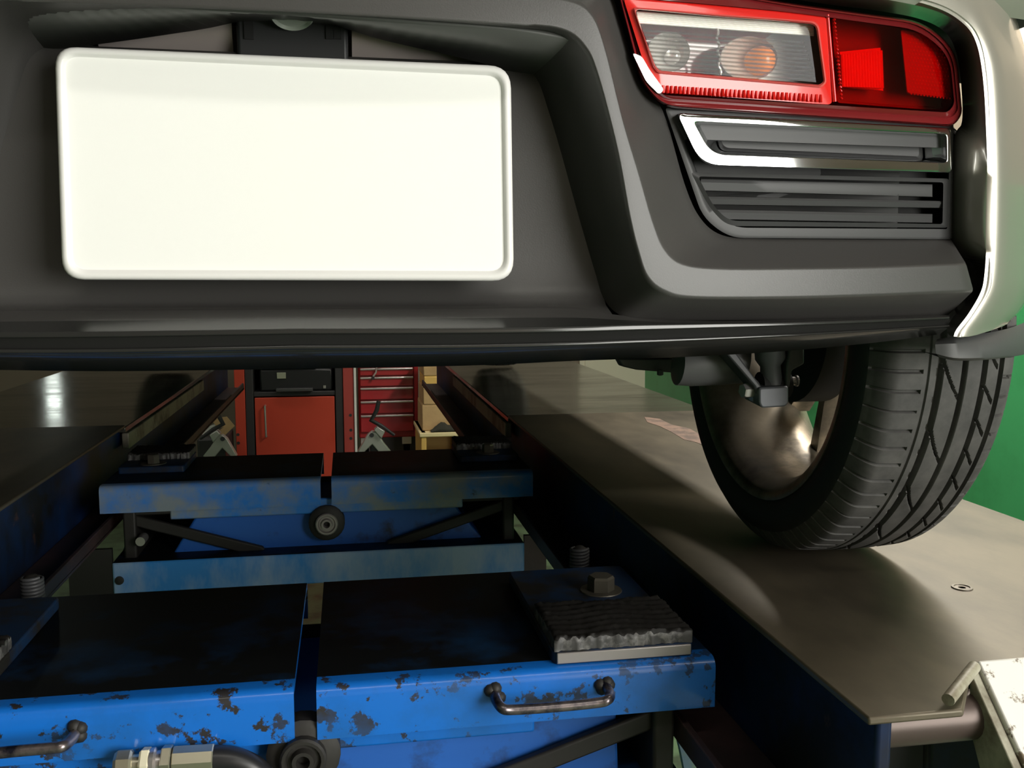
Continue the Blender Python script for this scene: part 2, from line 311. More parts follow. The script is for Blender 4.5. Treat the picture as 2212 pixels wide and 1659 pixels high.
# ================================================================== THE LIFT
RZ, LC, LI, LO = 1.15, -0.0155, 0.4625, 1.0155
Y0R, YJ, Y1R = 0.645, 2.33, 4.45
def runway(side, label):
    s = side
    r = empty('lift_runway', (LC + s * (LI + LO) / 2, 2.5, 0), label=label, cat='lift', group='runways of the drive-on lift')
    X = lambda a: LC + s * a
    def bx(a0, a1, y0, y1, z0, z1, mi=0, mb=None):
        return (mb or MB()).box((min(X(a0), X(a1)), y0, z0), (max(X(a0), X(a1)), y1, z1), mi)
    # rear deck plate; on the right side its near outer corner is cut back for the ramp
    cut = P(2100, 1432, Z=RZ)
    if s > 0:
        pts = [(X(LI), Y0R, RZ - .007), (P(2078, 1530, Z=RZ).x, Y0R, RZ - .007), (cut.x, cut.y, RZ - .007), (X(LO), cut.y, RZ - .007), (X(LO), YJ - .004, RZ - .007), (X(LI), YJ - .004, RZ - .007)]
        d = MB().prism(pts, (0, 0, .007))
    else: d = bx(LI, LO, Y0R, YJ - .004, RZ - .007, RZ)
    build('deck_plate', d, deck_m, r, bevel=0.002)
    build('slip_plate', bx(LI + .002, LO, YJ + .006, Y1R, RZ - .02, RZ - .006), deck_far, r, bevel=0.002)
    build('side_skirt', bx(LI - .004, LI + .012, YJ + .01, Y1R - .9, RZ - .06, RZ - .022), deck_edge, r, bevel=0.002)
    yo, xe = (cut.y + .03, cut.x - LC - .03) if s > 0 else (Y0R + .02, LO - .02)
    b = bx(LI + .02, LI + .035, Y0R + .02, Y1R, RZ - .16, RZ - .007); bx(LO - .03, LO - .012, yo, Y1R, RZ - .16, RZ - .007, 0, b)
    bx(LI + .03, xe, Y0R + .085, Y0R + .1, RZ - .16, RZ - .007, 0, b)
    if s > 0: bx(xe, LO - .02, yo, yo + .015, RZ - .16, RZ - .007, 0, b); bx(xe - .012, xe, Y0R + .085, yo + .015, RZ - .16, RZ - .007, 0, b)
    build('side_beam', b, beam_m, r, bevel=0.004)
    b = bx(LI - .055, LI + .02, Y0R + .15, Y1R - .05, RZ - .155, RZ - .147); bx(LI - .055, LI - .047, Y0R + .15, Y1R - .05, RZ - .155, RZ - .128, 0, b)
    build('jack_rail', b, rail_m, r, bevel=0.0015)
    build('hinge_tube', MB().tube([(X(LI + .036), Y0R + .055, RZ - .0345), (X(xe + .03), Y0R + .055, RZ - .0345)], .021, 18), brown_tube, r, smooth=40)
    # countersunk screw in the deck
    for (px, py) in ([(2078, 1270)] if s > 0 else []):
        c = P(px, py, Z=RZ); k = MB().lathe(c, (0, 0, 1), [(0, .0115), (.0014, .0112), (.0016, .0085), (.0006, .008), (.0006, .004), (-.001, .0038)], 20)
        build('deck_screw', k, deck_edge, r, smooth=30)
    if s > 0:   # scraped rust scar on the deck
        q = [(1392, 901), (1425, 905), (1452, 918), (1490, 926), (1520, 944), (1560, 968), (1566, 980), (1530, 968), (1505, 956), (1478, 950), (1448, 932), (1425, 921), (1398, 912)]
        build('rust_scar', MB().prism([P(a, b_, Z=RZ + .0001) for a, b_ in q], (0, 0, .0005)), mat('rust_scar', (0.20, 0.125, 0.09), 0.7, mix=(0.10, 0.065, 0.05), scale=30), r)
    # scissor legs to the floor
    xa, xb = X(LI + .09), X(LI + .40)
    for i, (ya, yb) in enumerate(((1.1, 3.6), (3.6, 1.1))):
        dx = .012 if i else -.03
        for xx in (xa, xb):
            n = Vector((0, (1.06 - .12), -(yb - ya))).normalized() * .045
            a = Vector((xx + dx, ya, .12)); e = Vector((xx + dx, yb, .96))
            build('scissor_arm', MB().prism([a + n, e + n, e - n, a - n], (.025, 0, 0)), beam_m, r, bevel=.004)
    build('base_frame', bx(LI + .05, LO - .05, .9, 3.9, 0, .09), beam_m, r, bevel=.006)
    # drive-on ramp hinged at the rear end
    if s > 0:
        A = P(2112, 1426, Z=RZ + .014); D = P(2215, 1652, X=A.x + .004)
        B = Vector((X(LO), A.y, A.z)); Cc = Vector((X(LO), D.y, D.z)); e = D - A
        rp = build('drive_on_ramp', MB().prism([A, B, Cc + (Cc - B) * 2.2, D + e * 2.2], Vector((0, .55, -1)).normalized() * .012), ramp_m, r, bevel=.002, label='chipped white drive-on ramp')
        q = [A + Vector((-.001, .004, -.004)), P(2040, 1510, X=A.x - .022), P(2085, 1520, X=A.x - .012), D + Vector((-.001, 0, -.012))]
        q = [A, D, D + Vector((0, .02, -.06)), A + Vector((0, -.01, -.06))]
        build('ramp_cheek', MB().prism([v + Vector((-.001, 0, -.006)) for v in q], (-.008, 0, 0)), lug_m, rp, bevel=.001)
        g0 = P(2048, 1512, Z=RZ + .008); g1 = P(2105, 1440, Z=RZ + .016)
        build('ramp_stop_bar', MB().tube([g0, g1], .0052, 12), lug_m, rp, smooth=40)
    else:
        a0, y0 = LI + .05, Y0R
        q = [Vector((X(a0), y0, RZ - .01)), Vector((X(LO), y0, RZ - .01)), Vector((X(LO), y0 - .6, RZ - .5)), Vector((X(a0), y0 - .6, RZ - .5))]
        build('drive_on_ramp', MB().prism(q, (0, .006, -.012)), ramp_m, r, bevel=.002)
    return r
runway(1, 'worn steel lift runway with blue side beam under the visible right wheel')
runway(-1, 'dark steel lift runway with blue side beam, left of the jacks')

# ------------------------------------------------------------------ the two jacks riding between the runways
def jack(yf, depth, near, label):
    xc = -0.0035; hw = .424
    r = empty('jack', (xc, yf + depth / 2, .88), label=label, cat='jack', group='blue jacks between the runways')
    top = 1.10
    yb = yf + depth
    for s in (-1, 1):
        x0, x1 = (xc - hw, xc - .008) if s < 0 else (xc + .0135, xc + hw)
        # channel section slab: top, front lip with rounded edge, back lip
        prof = []; R = .011
        for k in range(5):
            a = pi / 2 * k / 4; prof.append((yf + R - R * cos(a), top - R + R * sin(a)))
        prof = [(yf, top - .053)] + prof + [(yf + .026, top), (yb - R, top), (yb, top - R), (yb, top - .05), (yb - .006, top - .05), (yb - .006, top - .008), (yf + .006, top - .008), (yf + .006, top - .053)]
        rows = [[Vector((x, y, z)) for y, z in prof] for x in (x0, x1)]
        m = MB().loft(rows, True, True, True)
        for i, f in enumerate(m.f):
            zs = [m.v[k].z for k in f]; ys = [m.v[k].y for k in f]
            if min(zs) > top - .0005 and max(ys) > yf + .03: m.m[i] = 1
        # split the top so that the greasy film starts a little behind the front edge
        build('slide_slab', m, [blue if near else blue_worn, grease], r, smooth=50)
    # front strip of the greasy top stays painted: inner telescoping member below
    st = MB().box((xc - .30, yf + .022, top - .076), (xc + (.235 if near else .28), yf + .034, top - .045)); st.box((xc - .39, yf + .026, top - .066), (xc + .40, yf + .036, top - .045), 1)
    build('guide_strip', st, [blue_worn if not near else blue, grime], r, bevel=.003)
    build('centre_body', MB().prism([(xc - .31, yf + .045, top - .165), (xc + .335, yf + .045, top - .165), (xc + (.33 if near else .255), yf + .045, top - .06), (xc - .245, yf + .045, top - .06)], (0, depth - .09, 0)), blue_body, r, bevel=.004)
    for s in (-1, 1):   # folded scissor arms beside the body
        y = yf + .03
        a = Vector((xc + s * .375, y, top - .075)); b = Vector((xc + s * .12, y, top - .155)); n = Vector((s * .005, 0, .013))
        build('scissor_arm', MB().prism([a + n, a - n, b - n, b + n], (0, .012, 0)), grime, r, bevel=.003)
        build('end_bracket', MB().box((xc + s * .376 - .012, yf + .02, top - .19), (xc + s * .376 + .012, yb - .02, top - .055)), grime, r, bevel=.004)
        build('roller_wheel', MB().lathe((LC + s * (LI - .045), yf + depth / 2, RZ - .147 + .0245), (s, 0, 0), [(0, .024), (.018, .024)], 18), steel_dark, r, smooth=40)
        # coil return spring on a peg behind the beam end
        if near:
            sy = yb + .026; sx = P(1252, 1200, Y=sy).x if s > 0 else P(70, 1268, Y=sy).x; rs = .0125; zs_ = (P(1252, 1184, Y=sy).z if s > 0 else P(70, 1246, Y=sy).z)
            path = [Vector((sx + rs * cos(t), sy + rs * sin(t), zs_ - .05 + .0046 * t / (2 * pi))) for t in [k * pi / 6 for k in range(12 * 11)]]
            build('return_spring', MB().tube(path, .0021, 6), steel_dark, r, smooth=60)
            build('spring_peg', MB().lathe((sx, sy, .905), (0, 0, 1), [(0, .009), (zs_ - .905, .009), (zs_ - .902, .005)], 14), grime, r, smooth=40)
            build('spring_bracket', MB().box((sx - .016, yb - .03, .898), (sx + .016, sy + .016, .905)), grime, r)
    build('rear_plate', MB().box((xc - .39, yb - .03, top - .15), (xc + .39, yb - .022, top - .052)), grime, r)
    # base beam
    base = MB().box((xc - .405, yf - .008, top - .212), (xc + .405, yf + depth * .9, top - .148), 0, 1)
    bb = build('base_beam', base, [blue_pale, grease], r, bevel=.004)
    if not near:
        build('plug', MB().lathe(P(258, 1254, Y=yf - .008), (0, -1, 0), [(0, .0085), (.003, .008), (.004, .005)], 18), grime, bb, smooth=40)
        build('end_plate', MB().box((xc + .405, yf - .004, top - .212), (xc + .452, yf + .006, top - .135)), rail_m, bb)
        build('end_plate', MB().box((xc - .485, yf - .004, top - .212), (xc - .405, yf + .006, top - .122)), grime, bb)
        build('guide_pin', MB().tube([(xc - .352, yf - .004, top - .11), (xc - .352, yf + .03, top - .11)], .009, 14), zinc, r, smooth=40)
    # eye bolt on the slot
    ec = Vector((xc + .0025, yf + .006, top - .094)) if not near else P(655, 1640, Y=yf - .002)
    e = MB().lathe(ec, (0, -1, 0), [(-.02, .0225), (.004, .0225), (.006, .0205), (.006, .0175), (.001, .0155), (.001, .0120), (.008, .0105), (.008, .0068), (-.006, .006)], 22)
    build('eye_bolt', e, pad_steel if not near else grime, r, smooth=35)
    build('bolt_boss', MB().lathe(ec, (0, -1, 0), [(-.03, .036), (-.008, .036), (-.004, .030)], 22), grime, r, smooth=35)
    # bolted pads
    for s in (-1, 1):
        if near: xa, xb, ya, yb2, ra, rb = (.252 if s > 0 else .298), .405 if s > 0 else .423, yf + .012, yf + .285, yf + .012, yf + .118
        else: xa, xb, ya, yb2, ra, rb = .285, .415, yf + .115, yf + .28, yf + .19, yf + .285
        x0, x1 = (xc + xa, xc + xb) if s > 0 else (xc - xb, xc - xa)
        cut = .022 if near else .012
        o = rounded([(x0, ya), (x1, ya), (x1, yb2), (x0, yb2)], cut * .5, 4, 1)
        if near: ps = [(x0 + (0 if s > 0 else 0), ya), (x1, ya), (x1 - (.0 if s > 0 else 0), yb2), (x0, yb2)]
        pl = build('pad_plate', MB().prism([(p.x, p.y, top) for p in o], (0, 0, .014)), [pad_blue], r, bevel=.002)
        if near:
            build('steel_edge', MB().box((x0 + .004, ya - .0012, top + .0012), (x1 - .004, ya + .002, top + .0128)), pad_steel, pl, bevel=.001)
        # ribbed crumbling rubber
        nx, ny = 46, 34; m = MB(); rows = []
        for j in range(ny + 1):
            row = []
            for i in range(nx + 1):
                u, v = i / nx, j / ny; ed = min(u, 1 - u, v, 1 - v)
                rib = .0013 * sin(v * 46 + 2.2 * sin(u * 9)) + .0009 * random.uniform(-1, 1)
                z = top + .0285 + rib if ed > 0.001 else top + .0285 + random.uniform(-.0045, 0)
                jx = random.uniform(-.0014, .0014) if ed < .001 else 0
                row.append((x0 + .002 + (x1 - x0 - .004) * u, ra + .003 + (rb - ra) * v + jx, z))
            rows.append(row)
        m.loft(rows)
        ring = [rows[0][i] for i in range(nx + 1)] + [rows[j][nx] for j in range(1, ny + 1)] + [rows[ny][i] for i in range(nx - 1, -1, -1)] + [rows[j][0] for j in range(ny - 1, 0, -1)]
        low = [(p[0] + random.uniform(-.0006, .0006), p[1] - .001 + random.uniform(-.0012, .0012), top + .014) for p in ring]
        mid = [((p[0] + q[0]) / 2, (p[1] + q[1]) / 2 + random.uniform(-.002, .002), top + .021) for p, q in zip(ring, low)]
        m.loft([ring, mid, low], True, mi=1)
        build('rubber_pad', m, [pad_rubber, mat('crumbled_rubber_edge', (0.045, 0.044, 0.043), 0.5, mix=(0.16, 0.155, 0.15), scale=55, thr=(0.5, 0.62))], pl, smooth=70)
        bc = Vector((xc + s * .372, yf + .222, top + .014)) if near else Vector((xc + s * .352, yf + .15, top + .014))
        if near and s > 0: bc = P(1298, 1275, Z=top + .014)
        h = MB().lathe(bc, (0, 0, 1), [(0, .026), (.0012, .0255)], 24); hexbolt(h, bc, (0, 0, 1), .0165 if near else .013, .019)
        build('pad_bolt', h, mat('dirty_bolt', (0.10, 0.09, 0.07), 0.45, metal=0.5), pl, smooth=25)
    if near:
        # pull handles welded to the front
        y = yf - .001
        for pts in ([(1068, 1497), (1072, 1512), (1085, 1530), (1110, 1533), (1200, 1527), (1290, 1518), (1312, 1512), (1318, 1500), (1306, 1478)],
                    [(-220, 1592), (-215, 1640), (-180, 1650), (0, 1626), (110, 1616), (135, 1612), (152, 1600), (165, 1580)]):
            n = len(pts); path = []
            for i, (px, py) in enumerate(pts):
                out = .026 * min(1, min(i, n - 1 - i) / 2.0)
                path.append(P(px, py, Y=y - out))
            path = [Vector(q) for q in catmull([tuple(q) for q in path], 5)]
            hd = build('pull_handle', MB().tube(path, .0052, 12), handle_m, r, smooth=50)
            for px, py in (pts[0], pts[-1]):
                wb = MB(); c = P(px, py, Y=y + .001)
                for k in range(5):
                    wb.lathe(c + Vector((random.uniform(-.006, .006), 0, random.uniform(-.006, .006))), (0, -1, 0), [(-.004, .007), (.002, .0065), (.005, .004), (.0062, .001)], 10)
                build('weld_bead', wb, grime, hd, smooth=60)
        build('locking_pin', MB().lathe(P(1412, 1672, Y=yf + .06), (0, -.15, 1), [(-.03, .0075), (.008, .0075), (.013, .0060), (.0155, .0025)], 16), zinc, r, smooth=60)
        q = [(1455, 1560), (1466, 1575), (1512, 1648), (1516, 1700), (1486, 1700), (1470, 1620)]
        build('edge_strip', MB().prism([P(a, b_, Y=yf + .2) for a, b_ in q], (0, .01, 0)), mat('pale_blue_strip', (0.20, 0.30, 0.42), .5, mix=(0.30, 0.42, 0.20), scale=14), r)
        # hydraulic hose with fittings below the left slab
        y = yf - .012; hy = lambda px, py: P(px, py, Y=y)
        hz = empty('hydraulic_hose', hy(400, 1640), r)
        ax = (hy(460, 1642) - hy(260, 1655)).normalized()
        seg = lambda a, b: (hy(*a) - hy(*b)).length
        m = MB().lathe(hy(248, 1652), ax, [(0, .011), (.003, .0135), (.014, .0135), (.016, .011)], 8); m.lathe(hy(284, 1650), ax, [(0, .0085), (.012, .0085)], 16)
        build('elbow_nut', m, brass, hz, smooth=25)
        build('lock_nut', MB().lathe(hy(303, 1648), ax, [(0, .0125), (.002, .0145), (.008, .0145), (.0095, .0125)], 6), cream_p, hz, smooth=20)
        build('collar', MB().lathe(hy(325, 1647), ax, [(0, .0130), (.004, .0135), (.006, .0105), (.010, .0105)], 20), zinc, hz, smooth=30)
        build('hex_nut', MB().lathe(hy(350, 1645), ax, [(0, .0145), (.001, .0155), (.008, .0155), (.009, .0145)], 6), brass, hz, smooth=20)
        build('ferrule', MB().lathe(hy(374, 1644), ax, [(0, .013), (.001, .0140), (.036, .0140), (.037, .013)], 9), brass, hz, smooth=20)
        path = [hy(445, 1640), hy(480, 1639), hy(510, 1644), hy(545, 1660), hy(575, 1690), hy(600, 1740), hy(620, 1830)]
        path = [Vector(q) for q in catmull([tuple(q) for q in path], 5)]
        build('rubber_hose', MB().tube(path, .0125, 14), hose_m, hz, smooth=60)
    return r
jack(0.889, .336, True, 'nearest blue jack with pull handles, a hydraulic hose and a ribbed rubber pad')
jack(1.865, .295, False, 'farther blue jack with grey rubbed paint, in front of the red cabinet')

# ================================================================== THE CAR
car = empty('car', (CX, 2.4, RZ), label='silver hatchback with black rear bumper and white number plate, standing on the lift', cat='car')
# --- bumper feature lines, traced on the curved tail: pocket edge, crest, inner crest, inset edge
def line(ctrl, Y, per=6): return [PC(x, y, Y) for x, y in catmull(ctrl, per)]
def line2(ctrl, per=6): return [PC(x, y, Y) for x, y, Y in catmull(ctrl, per)]
L0 = [(620, 52, .80), (900, 84, .80), (1050, 126, .795), (1115, 137, .770), (1158, 168, .760), (1185, 240, .757), (1212, 330, .756), (1248, 460, .755), (1286, 590, .750), (1306, 648, .740), (1345, 683, .716), (1420, 692, .712), (1700, 691, .712), (1900, 686, .712), (2048, 681, .712)]
L1 = [(620, 22), (900, 40), (1110, 53), (1212, 64), (1262, 100), (1292, 165), (1334, 326), (1360, 470), (1378, 545), (1398, 600), (1436, 630), (1500, 643), (1700, 643), (1900, 637), (2102, 628)]
L2 = [(620, -45), (900, -30), (1110, -15), (1225, 0), (1276, 28), (1306, 100), (1345, 256), (1380, 372), (1411, 478), (1437, 539), (1476, 570), (1560, 580), (1730, 580), (1900, 577), (2087, 570)]
L3 = [(620, -120), (900, -110), (1110, -95), (1250, -75), (1312, -30), (1345, 60), (1383, 180), (1432, 240), (1478, 395), (1512, 470), (1560, 508), (1640, 515), (1750, 516), (1900, 517), (2054, 517)]
def offs(a, b, k):  # points slightly towards b, for a tight rounded edge
    return [p.lerp(q, k) for p, q in zip(a, b)]
r0 = line2(L0); r1 = line(L1, .6845); r2 = line(L2, .6850); r3 = line(L3, .726)
for rr_ in (r0, r1, r2, r3): rr_[0].x = CX
for rr_ in (r1, r2, r3):
    for k in range(12): rr_[k].z = rr_[12].z + (rr_[k].z - rr_[12].z) * (k / 12) ** 2 * .5
r1a, r1b = offs(r1, r0, .07), offs(r1, r2, .08)
r2a, r2b = offs(r2, r1, .07), offs(r2, r3, .05)
for p in r1a + r1b: p.y -= .0004
for q in r1: q.y += .0006
for q in r2: q.y += .0006
lip0 = [(620, 668, .722), (1000, 667, .722), (1230, 666, .722), (1340, 681, .716), (1500, 693, .712), (1700, 691, .712), (1900, 685, .712), (2050, 680, .712)]
LXS = [620, 1000, 1230, 1340, 1500, 1700, 1900, 2051]
RG1 = [715, 714, 711, 708, 704.5, 699.5, 692.5, 686]; RG2 = [750, 748, 743, 739, 733, 724, 713, 703.5]
LT = [1, 1, 1, 1, .8, .6, .5, .4]; LE = [0, 0, 0, 0, .002, .004, .005, .006]
def lrow(base, off, Y): return [(x, y + off * t, Y + e) for x, y, t, e in zip(LXS, base, LT, LE)]
lips = [lip0,
        [(620, 684, .705), (1000, 683, .705), (1230, 682, .705), (1340, 688, .705), (1500, 697, .705), (1700, 694, .705), (1900, 687, .705), (2051, 681, .705)],
        [(620, 688, .702), (1000, 687, .702), (1230, 686, .702), (1340, 691, .702), (1500, 698, .702), (1700, 695, .702), (1900, 688, .702), (2051, 682, .702)],
        lrow(RG1, -9, .6900), lrow(RG1, -5.5, .6868), lrow(RG1, -4, .6862), lrow(RG1, 4, .6858), lrow(RG1, 6, .6864), lrow(RG1, 9, .6895),
        lrow(RG2, -5, .6935), lrow(RG2, -3.4, .6890), lrow(RG2, -2.4, .6883), lrow(RG2, 2.4, .6880), lrow(RG2, 3.6, .6888), lrow(RG2, 6, .6910),
        [(620, 797, .706), (1000, 790, .706), (1230, 780, .706), (1340, 776, .706), (1500, 770, .706), (1700, 758, .706), (1900, 739, .706), (2030, 722, .706)]]
liprows = [line2(l) for l in lips]
under = [Vector((p.x, p.y + .05, p.z + .012)) for p in liprows[-1]]; under2 = [Vector((p.x, p.y + .25, p.z + .05)) for p in liprows[-1]]

bump = empty('rear_bumper', (CX, .70, 1.45), car)
m = MB(); rows = [r0, r1a, r1, r1b, r2a, r2, r2b, r3]
m.loft(rows); m.loft([mirror(r) for r in rows])
build('bumper_cover', m, blackp, bump, smooth=60, solid=.003, wn=True)
# lower lip, straight over the middle and mirrored
full = [mirror(r)[::-1] + r for r in liprows]
lo = MB(); lo.loft(full[:3], mi=0); lo.loft(full[2:], mi=1); lo.loft([full[-1], mirror(under)[::-1] + under, mirror(under2)[::-1] + under2], mi=2)
build('lower_lip', lo, [blackp, blackg, darkp], bump, smooth=80, wn=True)
# plate pocket: floor sheet, ledge under the plate
i0, i1 = 3 * 6, 9 * 6
fr = r0[i0:i1 + 1]; fl = mirror(fr)
m = MB(); m.loft([[a.lerp(b, k / 40) for k in range(41)] for a, b in zip(fl, fr)])
bt = [fl[-1].lerp(fr[-1], k / 40) for k in range(41)]
bt = [PC(fx, 640, .742) for fx in [0]] and bt
lg = [Vector((2 * CX - p.x, p.y, p.z)) for p in liprows[0]][::-1] + liprows[0]
def xat(row, x):
    for a, b in zip(row, row[1:]):
        if a.x <= x <= b.x: return a.lerp(b, (x - a.x) / max(b.x - a.x, 1e-9))
    return row[0] if x < row[0].x else row[-1]
zl = [Vector((p.x, p.y - .004, p.z - .004)) for p in bt]
m.loft([bt, zl, [xat(lg, p.x) for p in bt]])
build('plate_pocket', m, blackp, bump, smooth=50)
# recess above the plate: back wall, bright panels, roof, centre block with a round lamp
rec = MB()
ztop = PC(620, -10, .80).z; zbot = P(620, 180, Y=.775).z
xr = P(1135, 120, Y=.80).x; xl = 2 * CX - xr
rec.box((xl, .800, zbot), (xr, .806, ztop + .05), 0)
build('recess_panel', rec, recessp, bump)
for s in (-1, 1):
    a = P(760 if s > 0 else 505, 100, Y=.792).x; b = P(1030 if s > 0 else 215, 100, Y=.792).x
    fl_ = MB(); z0, z1 = zbot + .02, ztop
    pr = [(.800, z1), (.790, z1 - .02), (.782, z0 + .03), (.782, z0 + .018), (.792, z0)]
    fl_.loft([[Vector((x, y, z)) for y, z in pr] for x in (a, b)])
    build('recess_facing', fl_, mat('satin_grey_facing', (0.42, 0.37, 0.35), 0.35, metal=0.3), bump, smooth=40)
# underside of the brow, dropping towards the sides from the middle
p1 = [PC(x, y, .694) for x, y in ((-60, -26), (110, -14), (330, 2), (625, 20), (900, 40), (1110, 56), (1240, 78))]
p2 = [P(x, y, Y=Y) for x, y, Y in ((40, 100, .785), (200, 86, .765), (420, 54, .76), (625, 22, .775), (840, 78, .76), (1035, 124, .765), (1170, 170, .785))]
br = MB().loft([[Vector(q) for q in catmull([tuple(v) for v in p], 6)] for p in (p1, p2)])
build('brow_underside', br, mat('brow_grey', (0.075, 0.077, 0.072), 0.5), bump, smooth=60, solid=.004)
blk = MB(); x0, x1 = P(512, 100, Y=.775).x, P(752, 100, Y=.775).x
blk.box((x0, .772, zbot + .01), (x1, .80, ztop))
cb = build('centre_block', blk, mat('centre_block_plastic', (0.030, 0.031, 0.033), 0.5), bump, bevel=.003)
for px, w_ in ((537, .007), (712, .006), (728, .006)):
    c = P(px, 48, Y=.772); build('slot', MB().box((c.x - w_ / 2, .7705, c.z - .013), (c.x + w_ / 2, .775, c.z + .012)), darkp, cb)
c = P(630, 27, Y=.752)
build('plate_lamp', MB().lathe(c, (0, -.42, -.9), [(-.012, .0165), (.003, .0165), (.0045, .0150), (.002, .0135), (.0015, .003)], 32), mat('plate_lamp_lens', (0.42, 0.45, 0.40), 0.15, coat=.8), cb, smooth=40)

# --- number plate: white pressed sheet with raised rolled rim
PT = [(118, 100), (1103, 143), (1110, 607), (135, 604)]
def pl_out(inset, r, Y, lean=.010):
    cx, cy = 614, 362; pts = []
    for x, y in PT:
        pts.append((x + (inset if x < cx else -inset), y + (inset if y < cy else -inset)))
    o = rounded([(a, b) for a, b in pts], r, 6, 8)
    return [P(p[0], p[1], Y=Y + lean * (360 - p[1]) / 500) for p in o]
plate = empty('number_plate', (CX, .73, 1.57), car)
rim = MB(); rim.loft([pl_out(0, 48, .7345), pl_out(0, 48, .7325), pl_out(3, 46, .7305), pl_out(9, 42, .7298), pl_out(15, 37, .7305), pl_out(19, 34, .7325), pl_out(22, 32, .7330)], True)
build('plate_rim', rim, whiterim, plate, smooth=60)
fc = MB(); fc.loft([pl_out(21, 32, .7329), pl_out(24, 30, .7330)], True, cap1=True)
build('plate_sheet', fc, white, plate)
bk = MB(); bk.loft([pl_out(0, 48, .7346), pl_out(4, 46, .7352)], True, cap1=True)
build('plate_back', bk, steel_dark, plate)

# --- silver body corner around the lamp and round to the flank
S0 = [(1330, -75), (1700, -4), (1900, 24), (1990, 42), (2042, 70), (2066, 115), (2076, 180), (2078, 262), (2060, 310), (2056, 517), (2104, 575), (2106, 630), (2058, 686), (2046, 712), (2052, 726)]
S1 = [(1330, -125), (1700, -42), (1890, -14), (2010, 12), (2074, 45), (2108, 90), (2124, 174), (2131, 300), (2133, 400), (2131, 522), (2127, 590), (2119, 630), (2093, 676), (2066, 712), (2060, 728)]
s0 = line(S0, .728); s1 = line(S1, .686)
def toward(k, dy): return [Vector((p.lerp(q, k).x, q.y + dy * min(1.0, (p - q).length / .03), p.lerp(q, k).z)) for p, q in zip(s0, s1)]
s0b = toward(.45, .0125); s1a = toward(.70, .0042); s1b = toward(.86, .0010)
N = len(s1)
def outward(dx, dy, dz, upz):
    out = []
    for i, p in enumerate(s1):
        t = max(0.0, (i / (N - 1) - .80) / .2)          # lower end
        k = min(1.0, max(0.0, (i / (N - 1) - .30) / .10)) # on the top run the paint turns upward instead
        q = p + Vector((dx * k + 0.15 * dx * (1 - k), dy * k + dy * .35 * (1 - k), dz * t * t + upz * (1 - k)))
        out.append(q)
    return out
srows = [s0, s0b, s1a, s1b, s1, outward(.009, .0000, .000, .009), outward(.016, .0012, .000, .016), outward(.030, .0085, .001, .03), outward(.055, .023, .004, .05), outward(.082, .040, .008, .08), outward(.108, .066, .014, .12), outward(.128, .105, .02, .2), outward(.138, .16, .03, .3)]
build('quarter_panel', MB().loft(srows), silver, car, smooth=60, solid=.003)
build('quarter_panel', MB().loft([mirror(r) for r in srows]), silver, car, smooth=60)
# grey valance below the silver corner
va = [(2024, 733), (2060, 727), (2110, 722), (2168, 712), (2212, 697), (2260, 675)]
vb = [(2020, 744), (2060, 742), (2110, 741), (2168, 732), (2212, 722), (2260, 702)]
vc = [(2022, 764), (2060, 773), (2116, 773), (2168, 768), (2212, 760), (2260, 748)]
vd = [(2030, 772), (2066, 779), (2120, 778), (2168, 773), (2212, 766), (2260, 754)]
vo = [.690, .684, .688, .708, .75, .83]
def vrow(c, dy, per=5): return [P(x, y, Y=Y) for x, y, Y in catmull([(x, y, o + .09 + dy) for (x, y), o in zip(c, vo)], per)]
vrows = [vrow(va, .016), vrow(vb, .002), vrow(vc, .0), vrow(vd, .006)]
vrows.append([p + Vector((0, .03, .004)) for p in vrows[-1]])
build('corner_valance', MB().loft(vrows), mat('grey_valance_plastic', (0.062, 0.064, 0.064), 0.55), car, smooth=60)
build('corner_valance', MB().loft([mirror(r) for r in vrows]), MATS['grey_valance_plastic'], car, smooth=60)

# --- tail lamp
lamp = empty('tail_lamp', PC(1720, 130, .72), car)
def ring(mb, outlines, cap=True, arc=5, seg=8, mi=0):
    rows = [on(rounded(p, r, arc, seg), Y) for p, r, Y in outlines]
    return mb.loft(rows, True, False, cap, mi)
LO_ = [(1322, -60), (1700, 6), (1995, 46), (2066, 108), (2079, 248), (2058, 274), (1432, 232), (1384, 178)]
LI_ = [(1343, -8), (1700, 25), (1985, 64), (2052, 120), (2062, 225), (2048, 243), (1425, 205), (1396, 168)]
h = ring(MB(), [(LO_, [20, 60, 60, 50, 20, 15, 30, 60], .728), (LO_, [20, 60, 60, 50, 20, 15, 30, 60], .716),
                ([(1326, -57), (1700, 9), (1993, 49), (2063, 110), (2075, 246), (2055, 269), (1433, 227), (1387, 176)], [20, 60, 60, 50, 20, 15, 30, 60], .711),
                ([(1330, -55), (1700, 12), (1990, 52), (2058, 112), (2070, 240), (2052, 258), (1430, 218), (1390, 173)], [20, 60, 60, 50, 20, 15, 30, 60], .7115),
                ([(1332, -54), (1700, 13), (1989, 53), (2056, 113), (2069, 237), (2051, 254), (1429, 214), (1391, 172)], [20, 60, 60, 50, 20, 15, 30, 60], .7135),
                (LI_, [20, 60, 60, 50, 20, 15, 30, 60], .7105), (LI_, [20, 60, 60, 50, 20, 15, 30, 60], .745)])
build('lamp_housing', h, lamp_maroon, lamp, smooth=60, wn=True)
# pale patch standing in for a light's highlight on the lens's left edge
gl = ring(MB(), [([(1364, 112), (1388, 120), (1406, 152), (1438, 194), (1424, 208), (1394, 178)], 8, .715), ([(1366, 114), (1386, 122), (1404, 153), (1434, 194), (1424, 204), (1396, 176)], 8, .7090)], True, 3, 2)
build('glint_patch', gl, mat('painted_lens_glint', (0.75, 0.74, 0.72), 0.15, metal=.4, coat=1), lamp, smooth=50)
